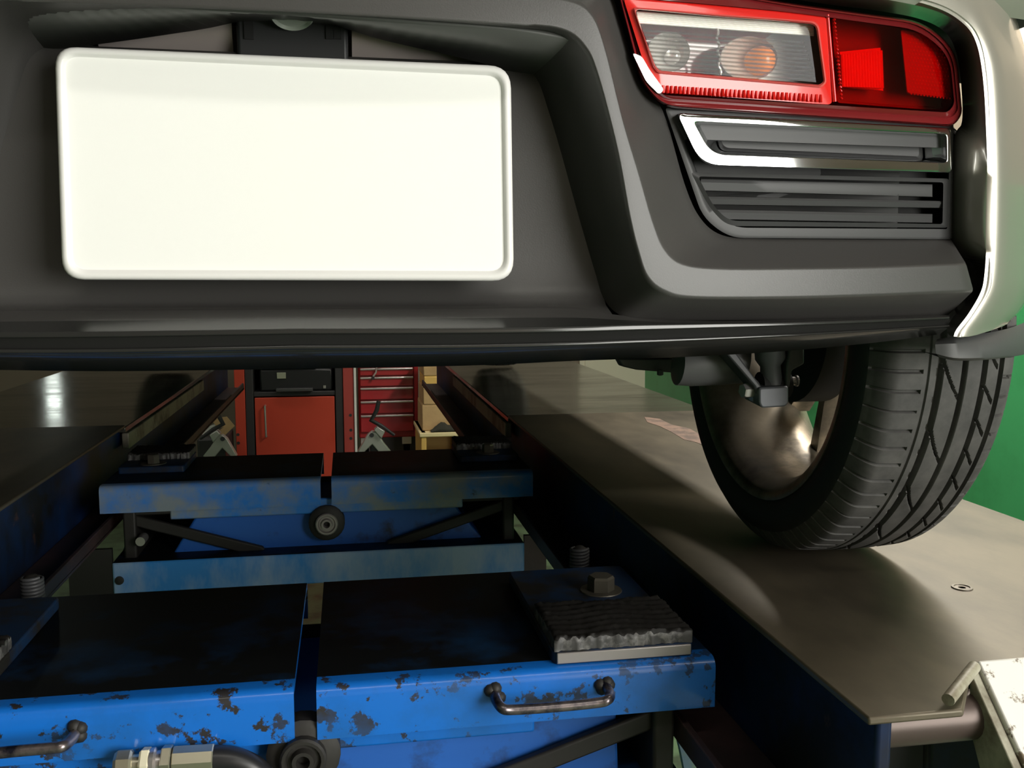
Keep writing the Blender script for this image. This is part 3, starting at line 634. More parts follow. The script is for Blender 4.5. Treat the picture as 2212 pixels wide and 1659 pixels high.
# red surround of the clear window
FO = [(1346, -6), (1560, 13), (1700, 26), (1785, 35), (1797, 222), (1790, 226), (1432, 200), (1398, 160)]
FI = [(1371, 20), (1560, 37), (1700, 47), (1762, 53), (1779, 176), (1770, 183), (1424, 152), (1415, 140)]
f = ring(MB(), [(FO, 12, .722), (FO, 12, .7125), (FI, [12, 5, 5, 14, 8, 5, 8, 5], .7105), (FI, [12, 5, 5, 14, 8, 5, 8, 5], .725)], False)
build('red_surround', f, lamp_bright, lamp, smooth=35)
FJ = [(1366, 15), (1560, 31), (1700, 41), (1768, 47), (1786, 178), (1775, 189), (1420, 158), (1410, 142)]
build('window_rim', ring(MB(), [(FJ, [12, 5, 5, 16, 8, 5, 8, 5], .7125), (FJ, [12, 5, 5, 16, 8, 5, 8, 5], .7092), ([(a * .5 + c * .5, b * .5 + d * .5) for (a, b), (c, d) in zip(FJ, FI)], [12, 5, 5, 16, 8, 5, 8, 5], .7082), (FI, [12, 5, 5, 14, 8, 5, 8, 5], .7100), (FI, [12, 5, 5, 14, 8, 5, 8, 5], .722)], False),
      mat('pink_clear_rim', (0.70, 0.10, 0.09), 0.12, coat=1), lamp, smooth=35)
# ribbed strip under the window
rb = MB(); 
for i in range(38):
    x = 1432 + i * 9.2; y = 186 + (x - 1432) * .058
    rb.tube([PC(x, y - 1, .7118), PC(x + 1, y + 15, .7112)], .0013, 6)
build('strip_ribs', rb, lamp_bright, lamp, smooth=60, kind='stuff')
# inside of the clear window: liner, pale ribbed band, reflector bowls, bulbs
BK = [(1371, 20), (1560, 37), (1700, 47), (1762, 53), (1779, 176), (1770, 183), (1424, 152), (1415, 140)]
build('lamp_liner', ring(MB(), [(BK, 6, .7222), (BK, 6, .746)], True), lamp_grey, lamp)
pb = MB()
for i in range(7):
    a, b = i / 7, (i + 1) / 7
    y0 = lambda x, t: 24 + (x - 1375) * .0707 + t * 27
    tl, tr = 1375, 1758
    for c0, c1, dd in ((a, a + .085, 0), (a + .085, b, 1)):
        pb.add([PC(tl + 5 * c0, y0(tl, c0), .7215 - .001 * dd), PC(tr, y0(tr, c0), .7215 - .001 * dd), PC(tr, y0(tr, c1), .7205 + .001 * dd), PC(tl + 5 * c1, y0(tl, c1), .7205 + .001 * dd)], [(0, 1, 2, 3)])
build('pale_band', pb, lamp_pale, lamp)
def bowl(cx, cy, rx, ry, m_, n=8):
    mb = MB(); rows = []
    for j, (k, Y) in enumerate(((1, .724), (.92, .732), (.7, .738), (.4, .742), (.12, .744))):
        rows.append([PC(cx + rx * k * cos(2 * pi * t / 20), cy + ry * k * sin(2 * pi * t / 20), Y) for t in range(20)])
    mb.loft(rows, True, False, True); return build('reflector_bowl', mb, m_, lamp)
bowl(1445, 112, 46, 44, lamp_silver); bowl(1618, 126, 62, 48, lamp_silver)
build('reverse_bulb', MB().lathe(PC(1446, 128, .744), (0, -1, 0), [(0, .006), (.008, .0065), (.013, .005), (.016, .002)], 14), mat('clear_bulb', (0.85, 0.85, 0.85), 0.08, metal=.5), lamp, smooth=60)
build('indicator_bulb', MB().lathe(PC(1632, 138, .744), (0, -1, 0), [(0, .0120), (.010, .0130), (.017, .0105), (.0215, .004)], 16), amber, lamp, smooth=60)
dv = MB(); dv.tube([PC(1549 + 7 * t + 2.2 * sin(t * 22), 62 + 100 * t, .7215) for t in [k / 40 for k in range(41)]], .0010, 6)
build('divider_wire', dv, lamp_silver, lamp, smooth=60)
sl = MB()
for i in range(10):
    t = i / 10; y = 66 + t * 92; x0 = 1386 + t * 34; x1 = 1735 + t * 30
    sl.tube([PC(x0 + (x1 - x0) * k / 6, y + (x1 - x0) * k / 6 * .074, .7185) for k in range(7)], .00075, 5)
build('lens_flutes', sl, glass_mat('flute_glass', (0.62, 0.61, 0.58), .08, 1.15), lamp, smooth=60, kind='stuff')
WN = [(1372, 21), (1560, 38), (1700, 48), (1761, 54), (1778, 176), (1769, 182), (1425, 151), (1416, 139)]
build('clear_window', ring(MB(), [(WN, 6, .7150), (WN, 6, .7138)], True), clear_lens, lamp)
# right-hand red chamber: partition, bright ribbed block, reflex reflector
CH = [(1797, 38), (1985, 66), (2050, 121), (2060, 222), (2046, 240), (1808, 222)]
build('red_chamber', ring(MB(), [(CH, [8, 40, 40, 12, 10, 8], .728), (CH, [8, 40, 40, 12, 10, 8], .740)], True), lamp_dark, lamp)
build('chamber_lens', ring(MB(), [([(1795, 34), (1985, 64), (2052, 119), (2062, 224), (2048, 242), (1806, 226)], [8, 40, 40, 12, 10, 8], .7135), ([(1799, 38), (1984, 67), (2048, 122), (2058, 221), (2045, 238), (1810, 222)], [8, 40, 40, 12, 10, 8], .7112)], True), glass_mat('red_lens', (0.86, 0.10, 0.08)), lamp)
pt = MB(); pt.tube([PC(1787 + 16 * t, 32 + 188 * t, .7128) for t in (0, .25, .5, .75, 1)], .0018, 8)
for i in range(22):
    t = i / 22; pt.tube([PC(1800 + 16 * t, 40 + 178 * t, .7125), PC(1804 + 16 * t, 44 + 178 * t, .7120)], .0011, 6)
build('partition', pt, lamp_red, lamp, smooth=60)
bl = MB()
for i in range(15):
    x = 1818 + i * 6; bl.tube([PC(x, 118 - i * .6, .722), PC(x + 3, 188 + i * .2, .722)], .0018, 6)
bl.prism([PC(1814, 112, .725), PC(1902, 103, .725), PC(1908, 196, .725), PC(1820, 186, .725)], (0, .004, 0))
build('brake_reflector', bl, mat('brake_red', (1.0, 0.05, 0.02), 0.25, coat=.5), lamp, smooth=40)
rf = ring(MB(), [([(1944, 62), (2005, 72), (2046, 122), (2056, 205), (2050, 214), (1958, 202)], [5, 25, 25, 8, 6, 6], .724), ([(1946, 64), (2004, 75), (2043, 124), (2053, 204), (2048, 211), (1960, 200)], [5, 25, 25, 8, 6, 6], .7195)], True, 4, 5)
rr = build('reflex_reflector', rf, mat('reflex_red', (0.42, 0.018, 0.014), 0.3, coat=.4), lamp, smooth=35)
dt = MB()
for j in range(17):
    for i in range(14):
        x = 1958 + i * 7 + (j % 2) * 3.5 + j * .7; y = 74 + j * 8 + i * .9
        if x > 2040 + j or (y < 70 + (x - 1960) * .55 - 10 and x > 1990): continue
        c = PC(x, y, .7195); dt.lathe(c + Vector((0, .0004, 0)), (0, -1, 0), [(0, .0011), (.0008, .0002)], 6, 0, False)
build('reflex_prisms', dt, mat('reflex_bright', (0.75, 0.06, 0.05), 0.2, coat=.6), rr, smooth=60, kind='stuff')

# --- black inset panel with chrome frame and grille under the lamp
inset = empty('bumper_inset', PC(1760, 380, .72), car)
PO = [(1436, 232), (2060, 262), (2056, 517), (1576, 514), (1518, 470)]
PIo = [(1446, 238), (2056, 268), (2052, 512), (1582, 508), (1524, 462)]
build('inset_panel', ring(MB(), [(PO, [10, 10, 4, 60, 60], .732), (PO, [10, 10, 4, 60, 60], .7235), (PIo, [10, 10, 4, 60, 60], .7225), ([(1476, 300), (2052, 320), (2046, 495), (1585, 492), (1535, 455)], [10, 10, 4, 60, 60], .7225),
      ([(1480, 302), (2048, 322), (2042, 490), (1585, 487), (1537, 452)], [10, 10, 4, 60, 60], .745)], True), blackp2, inset, smooth=60, wn=True)
# chrome frame
CO = [(1460, 243), (2054, 276), (2056, 375), (1512, 358)]
CI = [(1494, 262), (2044, 289), (2044, 352), (1531, 338)]
CD = [(1544, 278), (1992, 301), (1994, 346), (1556, 326)]
ch = ring(MB(), [(CO, [16, 10, 12, 44], .7225), ([(1461, 244), (2054, 277), (2056, 374), (1513, 357)], [16, 10, 12, 44], .7155), ([(1464, 246), (2053, 279), (2055, 372), (1515, 355)], [16, 10, 12, 42], .7138),
                 ([(1495, 260), (2047, 288), (2048, 354), (1536, 335)], [13, 9, 10, 34], .7136), ([(1498, 262), (2045, 290), (2046, 352), (1538, 333)], [13, 9, 10, 32], .7142), ([(1501, 264), (2043, 292), (2044, 350), (1540, 332)], [12, 8, 8, 28], .7165), ([(1510, 268), (2032, 294), (2033, 347), (1543, 330)], [10, 8, 8, 22], .7230), (CD, [8, 8, 8, 14], .7390), (CD, [8, 8, 8, 14], .744)], False, 7, 10)
build('chrome_frame', ch, chrome, inset, smooth=60, wn=True)
cp = ring(MB(), [(CD, [8, 8, 8, 14], .7370), ([(1550, 287), (1985, 307), (1986, 340), (1562, 321)], [8, 8, 8, 12], .7350), ([(1552, 289), (1984, 309), (1985, 338), (1564, 319)], [8, 8, 8, 12], .7325)], True, 5, 8)
build('frame_infill', cp, blackp2, inset, smooth=60, wn=True)
# grille: ring and three horizontal slats
GO = [(1492, 372), (2050, 386), (2047, 492), (1570, 488), (1532, 448)]
GI = [(1508, 381), (2038, 394), (2036, 484), (1574, 477), (1540, 444)]
build('grille_ring', ring(MB(), [(GO, [8, 6, 6, 50, 50], .7225), (GI, [8, 6, 6, 45, 45], .7205), (GI, [8, 6, 6, 45, 45], .7440)], False, 6, 8), blackp2, inset, smooth=35)
build('grille_back', ring(MB(), [(GI, [8, 6, 6, 45, 45], .7435), (GI, [8, 6, 6, 45, 45], .7436)], True, 6, 8), darkp, inset)
def slat(a, b, Ym):
    (ax, ay0, ay1), (bx_, by0, by1) = a, b; rows = []
    for k in range(15):
        t = k / 14; x = ax + (bx_ - ax) * t; y0 = ay0 + (by0 - ay0) * t; y1 = ay1 + (by1 - ay1) * t; h_ = y1 - y0
        rows.append([PC(x, y0, Ym + .014), PC(x, y0 + .5, Ym), PC(x, y0 + h_ * .3, Ym - .0012), PC(x, y1 - 1, Ym + .0005), PC(x, y1, Ym + .014)])
    build('grille_slat', MB().loft(rows, True, True, True), blackp2, inset, smooth=35)
slat((1514, 386, 412), (2014, 398, 426), .727)
slat((1524, 424, 442), (2036, 434, 450), .7235)
slat((1538, 452, 474), (2014, 462, 482), .727)

# the left lamp and inset, beyond the picture's left edge
def mirrored_copy(o, parent, top=True):
    c = o.copy(); col.objects.link(c); c.parent = parent
    if top: c.location.x = -o.location.x; c.scale.x = -1
    for ch in o.children: mirrored_copy(ch, c, False)
mirrored_copy(lamp, car); mirrored_copy(inset, car)

# --- upper body (above the picture), flanks, underbody
BX = .768
tg = MB()
prof = [(.680, 1.80), (.676, 1.95), (.70, 2.05), (.80, 2.45), (.90, 2.72), (1.05, 2.78), (3.0, 2.74)]
lb = PC(620, -120, .726).z
tg.loft([[Vector((CX + x, y + .22 * (x / BX) ** 2 * .5, z)) for y, z in [(.726, lb)] + prof] for x in [BX * k / 8 * .985 for k in range(-8, 9)]])
build('tailgate', tg, silver, car, smooth=60)
gw = MB(); gw.loft([[Vector((CX + x, y + .11 * (x / BX) ** 2 - .004, z)) for y, z in [(.727, 2.09), (.792, 2.41)]] for x in [.56 * k / 6 for k in range(-6, 7)]])
build('rear_window', gw, mat('dark_window_glass', (0.01, 0.012, 0.012), 0.06, coat=1), car, smooth=60)
def arch(yc, z0, r): return [(yc + r * cos(pi * k / 16), 1.432 + r * sin(pi * k / 16)) for k in range(17)]
Y0W, Y1W, RW = 1.12, 3.70, .285
for s in (-1, 1):
    q = [(.93, 1.47)] 
    pr = [(4.1, 1.38), (Y1W + .32, 1.38)] + arch(Y1W, 0, .32) + [(Y1W - .32, 1.36), (Y0W + .32, 1.36)] + arch(Y0W, 0, .31)[:12] + [(.93, 1.78), (.98, 2.1), (1.05, 2.72), (3.0, 2.70), (3.5, 2.15), (4.1, 2.0)]
    x = CX + s * BX
    build('body_flank', MB().prism([(x, y, z) for y, z in pr], (-s * .02, 0, 0)), silver, car)
ub = MB().box((CX - .54, .80, 1.455), (CX + .54, 4.0, 1.60)); ub.box((CX - BX + .02, 1.46, 1.40), (CX + BX - .02, 3.2, 1.5)); ub.box((CX - BX + .02, .85, 1.76), (CX + BX - .02, 4.05, 1.80)); ub.box((CX - .74, 3.95, 1.40), (CX + .74, 4.12, 2.0))
ub.add([(CX - .72, .86, 1.78), (CX + .72, .86, 1.78), (CX + .72, 3.0, 2.72), (CX - .72, 3.0, 2.72)], [(0, 1, 2, 3)])
build('underbody', ub, darkp, car)
# hanging chassis parts seen under the lip
ch_ = MB(); a = P(1462, 776, Y=1.02); b = P(1600, 772, Y=1.02)
rows = []
for (px, py, rr_) in ((1462, 790, .018), (1464, 789, .023), (1500, 783, .0275), (1560, 778, .0290), (1600, 776, .0285), (1603, 776, .024)):
    c = P(px, py, Y=1.02); rows.append([c + Vector((0.10 * sin(2 * pi * k / 20) * rr_, cos(2 * pi * k / 20) * rr_, sin(2 * pi * k / 20) * rr_)) for k in range(20)])
ch_.loft(rows, True, True, True)
build('axle_beam', ch_, mat('grey_axle_paint', (0.11, 0.11, 0.112), 0.42), car, smooth=50)
c0 = P(1340, 787, Y=1.1); pts = [P(1336, 775, Y=1.1), P(1345, 792, Y=1.1), P(1375, 799, Y=1.1), P(1462, 806, Y=1.1), P(1470, 775, Y=1.1)]
build('heat_shield', MB().prism(pts, (0, .02, 0)), steel_dark, car, bevel=.002)
c = P(1426, 806, Y=1.09); build('shield_stud', MB().lathe(c, (0, 0, -1), [(-.004, .004), (.002, .004), (.003, .002)], 10), steel_dark, car)
sm = empty('shock_mount', P(1670, 820, Y=.96), car)
Yk = .955
ub_ = MB(); fr_ = rounded([(1640, 838), (1704, 834), (1704, 872), (1696, 879), (1646, 882), (1640, 872)], 6, 3, 2)
ub_.prism([P(p[0], p[1], Y=Yk) for p in fr_], (0, .045, .004))
build('u_bracket', ub_, bracket_m, sm, bevel=.002)
for pts in ([(1552, 745), (1578, 745), (1648, 838), (1642, 868), (1630, 835)], [(1706, 745), (1738, 752), (1738, 786), (1712, 800), (1706, 838), (1698, 836), (1700, 790)]):
    build('bracket_arm', MB().prism([P(px, py, Y=Yk + .005) for px, py in pts], (0, .03, 0)), steel_dark, sm, bevel=.002)
pth = [P(1662, 740, Y=Yk + .02), P(1664, 775, Y=Yk + .02), P(1664, 790, Y=Yk + .02), P(1668, 838, Y=Yk + .02)]
build('shock_absorber', MB().tube(pth, [.017, .017, .0115, .0125], 18), mat('shock_grey', (0.085, 0.087, 0.093), 0.45), sm, smooth=50)
build('rubber_bush', MB().lathe(P(1640, 832, Y=Yk + .024), (1, 0, 0), [(0, .015), (.034, .015)], 18), darkp, sm, smooth=40)
cbolt = P(1630, 843, Y=Yk + .02)
mb = MB().lathe(cbolt, (-1, -.15, 0), [(0, .0125), (.003, .0125), (.004, .010)], 18); hexbolt(mb, cbolt, (-1, -.15, 0), .0088, .016)
build('mount_bolt', mb, zinc, sm, smooth=25)
c = P(1706, 823, Y=Yk + .02); mb = MB().lathe(c, (1, 0, 0), [(0, .005), (.006, .005), (.007, .0065), (.009, .0065)], 12)
build('bolt_end', mb, zinc, sm, smooth=25)

# --- wheels
TW, TX = .170, .645
def tyre_mesh():
    NA, rows = 1200, []
    # cross-section: (x from inner to outer, radius, tread coordinate or None)
    prof = [(-.072, .215), (-.079, .219), (-.083, .226), (-.0862, .238), (-.0855, .250), (-.0815, .260)]
    side = []
    tread = []
    K = 132
    for k in range(K + 1):
        u = k / K; x = -.078 + .156 * u; e = abs(2 * u - 1); rr_ = RW - .0045 * e ** 2 - .016 * max(0, (e - .74) / .26) ** 2.2
        tread.append((x, rr_, u))
    full = [(x, r_, None) for x, r_ in prof] + tread + [(-x, r_, None) for x, r_ in reversed(prof)]
    def groove(u, th):
        d = 0.0; s = th * RW
        for g, w_ in ((.39, .021), (.56, .017), (.705, .017), (.83, .016)):
            t = abs(u - g); 
            if t < w_: d = max(d, .0065 * min(1, (w_ - t) / w_ * 2.2))
        if abs(u - .305) < .007: d = max(d, .002)
        per = 2 * pi * RW / 84
        f = (s / per) % 1.0
        if u < .27 and abs(f - .5) * per < .0013: d = max(d, .0035)
        f2 = (s / per + .4 + .3 * u) % 1.0
        if u > .855 and abs(f2 - .5) * per < .0013: d = max(d, .0035)
        per = 2 * pi * RW / 24; f = (s / per) % 1.0
        if .39 < u < .56:
            v = (u - .39) / .17; ft = .12 + .75 * (v ** .65)
            q = abs(f - ft) * per / (.0030 * (1.5 - v)); d = max(d, .0055 * max(0, min(1, 1.6 - 1.6 * q)))
        per = 2 * pi * RW / 48; f = (s / per) % 1.0
        if .705 < u < .80:
            v = (u - .705) / .095; ft = .2 + .6 * v
            q = abs(f - ft) * per / .0026; d = max(d, .005 * max(0, min(1, 1.6 - 1.6 * q)))
        if .36 < u < .42: 
            per = 2 * pi * RW / 60; f = (s / per) % 1.0
            if f < .2 and u < .385: d = max(d, .003)
        return d
    mb = MB()
    nP = len(full)
    for a in range(NA):
        th = 2 * pi * a / NA; c, s_ = cos(th), sin(th)
        for x, r_, u in full:
            q = r_ - (groove(u, th) if u is not None else 0)
            mb.v.append(Vector((x, q * c, q * s_)))
    for a in range(NA):
        b = (a + 1) % NA
        for k in range(nP - 1):
            mb.f.append([a * nP + k, a * nP + k + 1, b * nP + k + 1, b * nP + k])
            mb.m.append(0 if 5 <= k < nP - 7 else 1)
    return mb
def wheel(x, y, s, proto=None):
    w_ = empty('wheel', (x, y, RZ + RW + .0006), car)
    if proto:
        for c in proto.children:
            n = c.copy(); col.objects.link(n); n.parent = w_
            if s < 0: n.rotation_euler = (0, 0, pi)
        return w_
    z0 = ROOT[w_.name]; sv = lambda m: [setattr(m, 'v', [v + z0 for v in m.v]), m][1]
    build('tyre', sv(tyre_mesh()), [rubber, rubber_side], w_, smooth=38)
    # rim barrel seen from inside
    bp_ = [(-.074, .215), (-.079, .221), (-.082, .221), (-.082, .215), (-.076, .206), (-.066, .202), (-.058, .195), (.0, .190), (.02, .187), (.045, .192), (.058, .200), (.07, .208), (.078, .218), (.074, .216)]
    build('rim_barrel', sv(MB().lathe((0, 0, 0), (1, 0, 0), bp_, 72, caps=False)), alloy, w_, smooth=40)
    sp = MB()
    for k in range(5):
        for d in (-.16, .16):
            a0 = 2 * pi * k / 5 + d + .35; a1 = 2 * pi * k / 5 + d * 1.6 + .35
            p0 = Vector((.048, .045 * cos(a0), .045 * sin(a0))); p1 = Vector((.060, .198 * cos(a1), .198 * sin(a1)))
            dr = (p1 - p0).normalized(); n = Vector((1, 0, 0)).cross(dr).normalized(); xx = Vector((.011, 0, 0))
            r_ = []
            for p, wd_ in ((p0, .017), (p0.lerp(p1, .5), .0125), (p1, .017)):
                r_.append([p + n * wd_ - xx * .4, p + n * wd_ * .6 - xx * 1.6, p - n * wd_ * .6 - xx * 1.6, p - n * wd_ - xx * .4, p - n * wd_ + xx, p + n * wd_ + xx])
            sp.loft(r_, True, True, True)
    sp.lathe((.03, 0, 0), (1, 0, 0), [(0, .062), (.02, .062), (.036, .05), (.04, .03)], 32)
    build('spokes', sv(sp), alloy, w_, smooth=35)
    build('brake_drum', sv(MB().lathe((-.05, 0, 0), (1, 0, 0), [(0, .06), (.006, .090), (.012, .098), (.055, .098), (.062, .088), (.07, .05)], 40)), darkp, w_, smooth=35)
    return w_
w0 = wheel(TX, Y0W, 1)
wheel(2 * CX - TX, Y0W, -1, w0); wheel(TX, Y1W, 1, w0); wheel(2 * CX - TX, Y1W, -1, w0)

# ================================================================== FAR END OF THE WORKSHOP
YC = 5.5
B = lambda px, py, y=YC: P(px, py, Y=y)
def frontbox(mb, x0, x1, z0, z1, y0, y1, mi=0): return mb.box((x0, y0, z0), (x1, y1, z1), mi)
# red cabinet
xl, xr = B(508, 880).x, B(765, 880).x
zt = 1.30
xp0, xp1, xp2, xp3 = B(530, 880).x, B(548, 880).x, B(725, 880).x, B(742, 880).x
cab = empty('storage_cabinet', ((xl + xr) / 2, YC + .25, 0), label='orange-red cabinet with dark posts, standing behind the farther jack', cat='cabinet')
for a, b in ((xp0, xp1), (xp2, xp3)):
    build('post', MB().box((a, YC, 0), (b, YC + .5, zt)), cab_dark, cab, bevel=.004)
zd = B(640, 858).z; zs0 = B(640, 850).z
build('shelf', MB().box((xp1, YC + .01, zd + .006), (xp2, YC + .5, zs0 + .01)), cab_dark, cab, bevel=.003)
build('back_panel', MB().box((xp1, YC + .48, 0.05), (xp2, YC + .5, zt)), cab_dark, cab)
build('top_panel', MB().box((xp0, YC, zt), (xp3, YC + .5, zt + .03)), cab_dark, cab)
door = build('door', MB().box((xp1 + .006, YC + .002, .12), (xp2 - .006, YC + .02, zd)), orange, cab, bevel=.003)
h0, h1 = B(573, 876), B(576, 942)
build('handle', MB().tube([h0 + Vector((0, .0, 0)), h0 + Vector((0, -.03, 0)), h1 + Vector((0, -.03, 0)), h1], .006, 10), alu, door, smooth=50)
for k, (a, b, m_) in enumerate(((xl, xp0, orange), (xp3, xr, redside))):
    sp_ = build('side_panel', MB().box((a, YC - .01, .03), (b, YC + .5, zt)), m_, cab, bevel=.003)
    for (px, py) in (((514, 939), (515, 957)) if k == 0 else ((758, 929), (758, 947), (757, 897))):
        build('peg_hole', MB().lathe(B(px, py, YC - .0105), (0, -1, 0), [(0, .009), (.001, .0085)], 12), cab_dark, sp_)
# printer inside the cabinet
x0, x1 = B(556, 820).x, B(724, 820).x; z0 = zs0 + .0105; z1 = B(600, 806).z
pr_ = empty('printer', ((x0 + x1) / 2, YC + .2, z0), label='black printer with a small grey screen inside the red cabinet', cat='printer')
build('printer_body', MB().box((x0 + .01, YC + .03, z0), (x1 - .015, YC + .40, z1 + .02)), printer_m, pr_, bevel=.012)
build('scanner_lid', MB().box((x0 - .005, YC + .025, z1 + .0205), (x1 - .11, YC + .40, z1 + .04)), paper, pr_, bevel=.004)
a, b = B(597, 806), B(617, 819); build('screen', MB().box((a.x, YC + .024, b.z), (b.x, YC + .032, a.z)), mat('grey_screen', (0.35, 0.36, 0.27), 0.3), pr_, bevel=.002)
a, b = B(596, 833), B(676, 846); build('paper_tray', MB().box((a.x, YC - .02, b.z + .004), (b.x, YC + .05, b.z + .022)), mat('tray_grey', (.06, .06, .06), .4), pr_, bevel=.003)
a, b = B(698, 834), B(704, 840); build('button', MB().box((a.x, YC + .022, b.z), (b.x, YC + .032, a.z)), grey_m, pr_, bevel=.001)
# tool chest
YT = 5.75; T = lambda px, py: P(px, py, Y=YT)
x0, x1 = xr + .03, T(905, 880).x; xf0, xf1 = x0 + .01, T(893, 880).x
zb = T(850, 946).z
chest = empty('tool_chest', ((x0 + x1) / 2, YT + .25, 0), label='glossy red tool chest with drawers, right of the orange-red cabinet', cat='tool chest')
build('chest_body', MB().box((x0, YT + .02, zb), (x1, YT + .5, 1.32)), red, chest, bevel=.008)
build('corner_post', MB().box((xf1 + .004, YT, zb + .002), (x1 - .002, YT + .03, 1.318)), red, chest, bevel=.008)
ys = [793, 812, 835, 864, 894, 934]
zs = [T(830, y).z for y in ys]; ztop = T(830, 776).z
tops = [1.31] + [ztop] + zs
for i in range(len(zs)):
    za, zc = ([ztop] + zs)[i], zs[i]
    if i == 0: za = ztop
    d = build('drawer', MB().box((xf0, YT - .004, zc + .004), (xf1, YT + .03, za - .004)), red, chest, bevel=.004)
    if i < len(zs) - 1 or True:
        build('drawer_pull', MB().box((xf0, YT - .018, za - .017), (xf1, YT - .004, za - .004)), alu, d, bevel=.004)
build('top_drawer', MB().box((xf0, YT - .004, ztop + .004), (xf1, YT + .03, 1.30)), red, chest, bevel=.004)
build('base_plinth', MB().box((x0 + .02, YT + .06, .12), (x1 - .02, YT + .45, zb)), cab_dark, chest)
for px in (880, 790):
    c = T(px, 960); rr_ = .045
    build('caster_plate', MB().box((c.x - .03, YT + .05, zb - .05), (c.x + .03, YT + .12, zb)), alu, chest, bevel=.003)
    hgt = zb - .05
    build('caster_leg', MB().box((c.x - .022, YT + .06, .09), (c.x + .022, YT + .11, hgt)), alu, chest, bevel=.002)
    build('caster_wheel', MB().lathe((c.x - .02, YT + .085, .045), (1, 0, 0), [(0, .045), (.04, .045)], 20), darkp, chest, smooth=40)
# white vertical strip beside the chest
a, b = B(764, 795, 5.6), B(771, 860, 5.6)
build('white_board', MB().box((xr + .001, YC - .02, .2), (xr + .014, YC + .2, 1.2)), paper, cab)
# hand tool hanging on the top drawer
a, b, c = T(814, 786), T(812, 803), T(806, 812)
a.y = b.y = c.y = YT - .03
tl_ = empty('hook_tool', b, label='small steel hook hanging on the upper drawers of the red tool chest', cat='tool')
build('hook_shank', MB().tube([a + Vector((.02, 0, .0)), a, b, c], .006, 8), alu, tl_, smooth=50)
build('hook_grip', MB().tube([c, c + Vector((-.004, 0, -.02))], .009, 8), cab_dark, tl_, smooth=50)
# boxes right of the chest, standing on a shelf-high stack
YX = 5.3; X_ = lambda px, py: P(px, py, Y=YX)
def carton(name, x0, x1, zb_, zt_, m_, label, cat='box', dep=.35, group=None):
    a, b = X_(x0, 880), X_(x1, 880)
    r = empty(name, ((a.x + b.x) / 2, YX + dep / 2, zb_), label=label, cat=cat, group=group)
    build('box_body', MB().box((a.x, YX, zb_), (b.x, YX + dep, zt_ - .004)), m_, r, bevel=.004)
    for s in (0, 1):
        build('flap', MB().box((a.x + .002, YX + .002 + s * dep / 2, zt_ - .004), (b.x - .002, YX + dep / 2 - .002 + s * dep / 2, zt_)), m_, r)
    return r
cr_top = X_(920, 931).z
crate = empty('plastic_crate', (X_(955, 940).x, YX + .2, 0), label='yellow plastic crate under the cardboard boxes beside the tool chest', cat='crate')
xa, xb = X_(908, 940).x, X_(1030, 940).x
cm = MB().box((xa, YX - .06, 0), (xa + .03, YX + .4, cr_top)); cm.box((xb - .03, YX - .06, 0), (xb, YX + .4, cr_top)); cm.box((xa, YX + .38, 0), (xb, YX + .4, cr_top)); cm.box((xa + .03, YX - .04, 0), (xb - .03, YX - .02, cr_top - .12))
build('crate_wall', cm, yellow, crate, bevel=.005)
build('crate_rim', MB().box((xa - .01, YX - .07, cr_top - .025), (xb + .01, YX + .41, cr_top)), mat('crate_rim', (0.80, 0.66, 0.36), .5), crate, bevel=.005)
carton('cardboard_box', 912, 1010, cr_top + .001, X_(940, 874).z, card, 'lower cardboard box resting on the yellow crate', group='boxes beside the tool chest')
carton('cardboard_box', 915, 1000, X_(940, 874).z + .001, X_(940, 836).z, card, 'middle cardboard box of the pile on the yellow crate', group='boxes beside the tool chest')
carton('parts_box', 917, 946, X_(940, 836).z + .001, X_(940, 812).z, yellow, 'small yellow box near the top of the cardboard pile', group='boxes beside the tool chest')
carton('cardboard_box', 916, 944, X_(940, 812).z + .001, X_(940, 790).z, card, 'small cardboard box on top of the yellow box', group='boxes beside the tool chest')
# dark cloth on the crate edge
rows = []
for j in range(9):
    row = []
    for i in range(25):
        u, v = i / 24, j / 8; px = 930 + 68 * u; base = 929
        hgt = (12 + 14 * abs(sin(u * 5.5)) * (0.4 + .6 * u)) * sin(pi * v) * sin(pi * min(1, u * 1.05 + .03)) + random.uniform(0, 2)
        p = P(px, base, Y=YX - .045); row.append((p.x, YX - .066 + .055 * v, cr_top + .003 + hgt * .0026))
    rows.append(row)
build('rag', MB().loft(rows), cloth_m, None, smooth=60, solid=.004, loc=P(964, 929, Y=YX - .04), label='crumpled dark rag lying on the yellow crate', cat='rag')
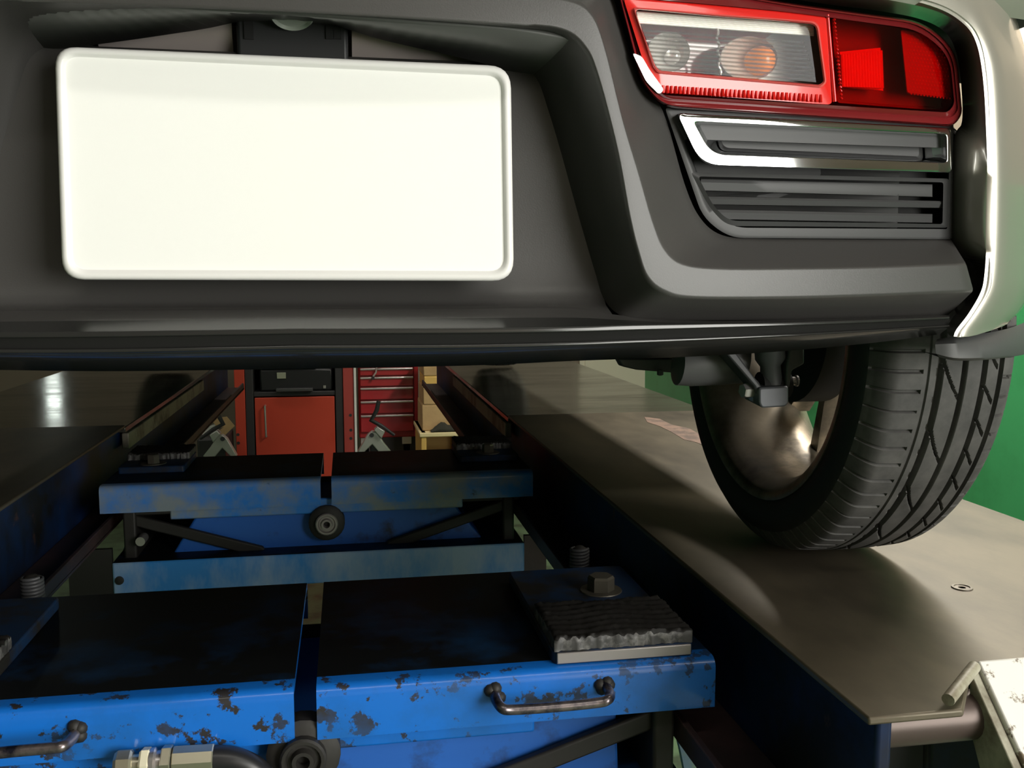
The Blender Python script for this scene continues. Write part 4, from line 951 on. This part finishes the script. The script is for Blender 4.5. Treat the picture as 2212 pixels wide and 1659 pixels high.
# wheel clamps standing in front of the cabinet
def clamp(px, py, mir, label):
    yq = 4.9; s = -1 if mir else 1
    Q = lambda dx, dy, y=yq: P(px + s * dx, py + dy, Y=y)
    r = empty('wheel_clamp', Vector((Q(10, 0).x, yq + .05, 0)), label=label, cat='tool', group='wheel clamps in front of the cabinet')
    build('stand_foot', MB().box((Q(0, 0).x - .16, yq - .1, 0), (Q(0, 0).x + .16, yq + .2, .03)), cab_dark, r, bevel=.004)
    build('stand_post', MB().box((Q(10, 0).x - .025, yq + .02, .03), (Q(10, 0).x + .025, yq + .07, Q(0, 20).z)), cab_dark, r, bevel=.004)
    build('clamp_jaw', MB().prism([Q(-28, 40), Q(-14, 16), Q(-6, 2), Q(4, -6), (Q(14, -4)), Q(30, 20), Q(46, 40), Q(24, 46), Q(4, 22), Q(-14, 40)], (0, .05, 0)), clamp_m, r, bevel=.004)
    build('clamp_block', MB().prism([Q(8, -8, yq - .02), Q(16, -16, yq - .02), Q(32, -6, yq - .02), Q(24, 10, yq - .02)], (0, .06, 0)), clamp_m, r, bevel=.004)
    build('pivot_bolt', MB().lathe(Q(3, 2), (0, -1, 0), [(0, .012), (.008, .011)], 14), steel_dark, r, smooth=40)
    lv = build('lever', MB().tube([Q(18, -72), Q(14, -52), Q(2, -30), Q(24, -18), Q(52, 2)], [.011, .012, .013, .011, .008], 10), cab_dark, r, smooth=50)
    return r
clamp(800, 938, False, 'silver wheel clamp with a black lever in front of the red tool chest')
clamp(484, 946, True, 'silver wheel clamp half hidden behind the left rail, beside the cabinet')
# papers and scraps at the left of the cabinet
bn = empty('scrap_bin', (P(470, 960, Y=5.2).x, 5.3, 0), label='dark bin with torn cardboard left of the orange-red cabinet', cat='bin')
a = P(425, 945, Y=5.2); b = Vector((xl - .02, 0, 0))
build('bin_body', MB().box((a.x, 5.2, 0), (b.x, 5.55, a.z - .01)), cab_dark, bn, bevel=.01)
for k, (q, m_) in enumerate((([(455, 905), (490, 900), (505, 918), (470, 925)], card), ([(432, 928), (468, 915), (476, 922), (440, 945)], paper), ([(470, 932), (500, 912), (507, 920), (480, 946)], card))):
    build('torn_card', MB().prism([P(x, y, Y=5.25 + .03 * k) for x, y in q], (0, .004, 0)), m_, bn)

# small bright work lamp on the far wall, seen mirrored in the left runway
wl = empty('work_lamp', (-1.95, YB - .06, 1.62), label='small bright work lamp on the far wall, mirrored in the left runway', cat='lamp')
build('lamp_case', MB().box((-2.07, YB - .06, 1.52), (-1.83, YB - .002, 1.74)), cab_dark, wl, bevel=.01)
build('lamp_glass', MB().box((-1.99, YB - .066, 1.58), (-1.91, YB - .0605, 1.68)), mat('lit_work_lamp', (1, 1, 1), .4, emit=(.9, 1.0, .92), estr=12.0), wl)
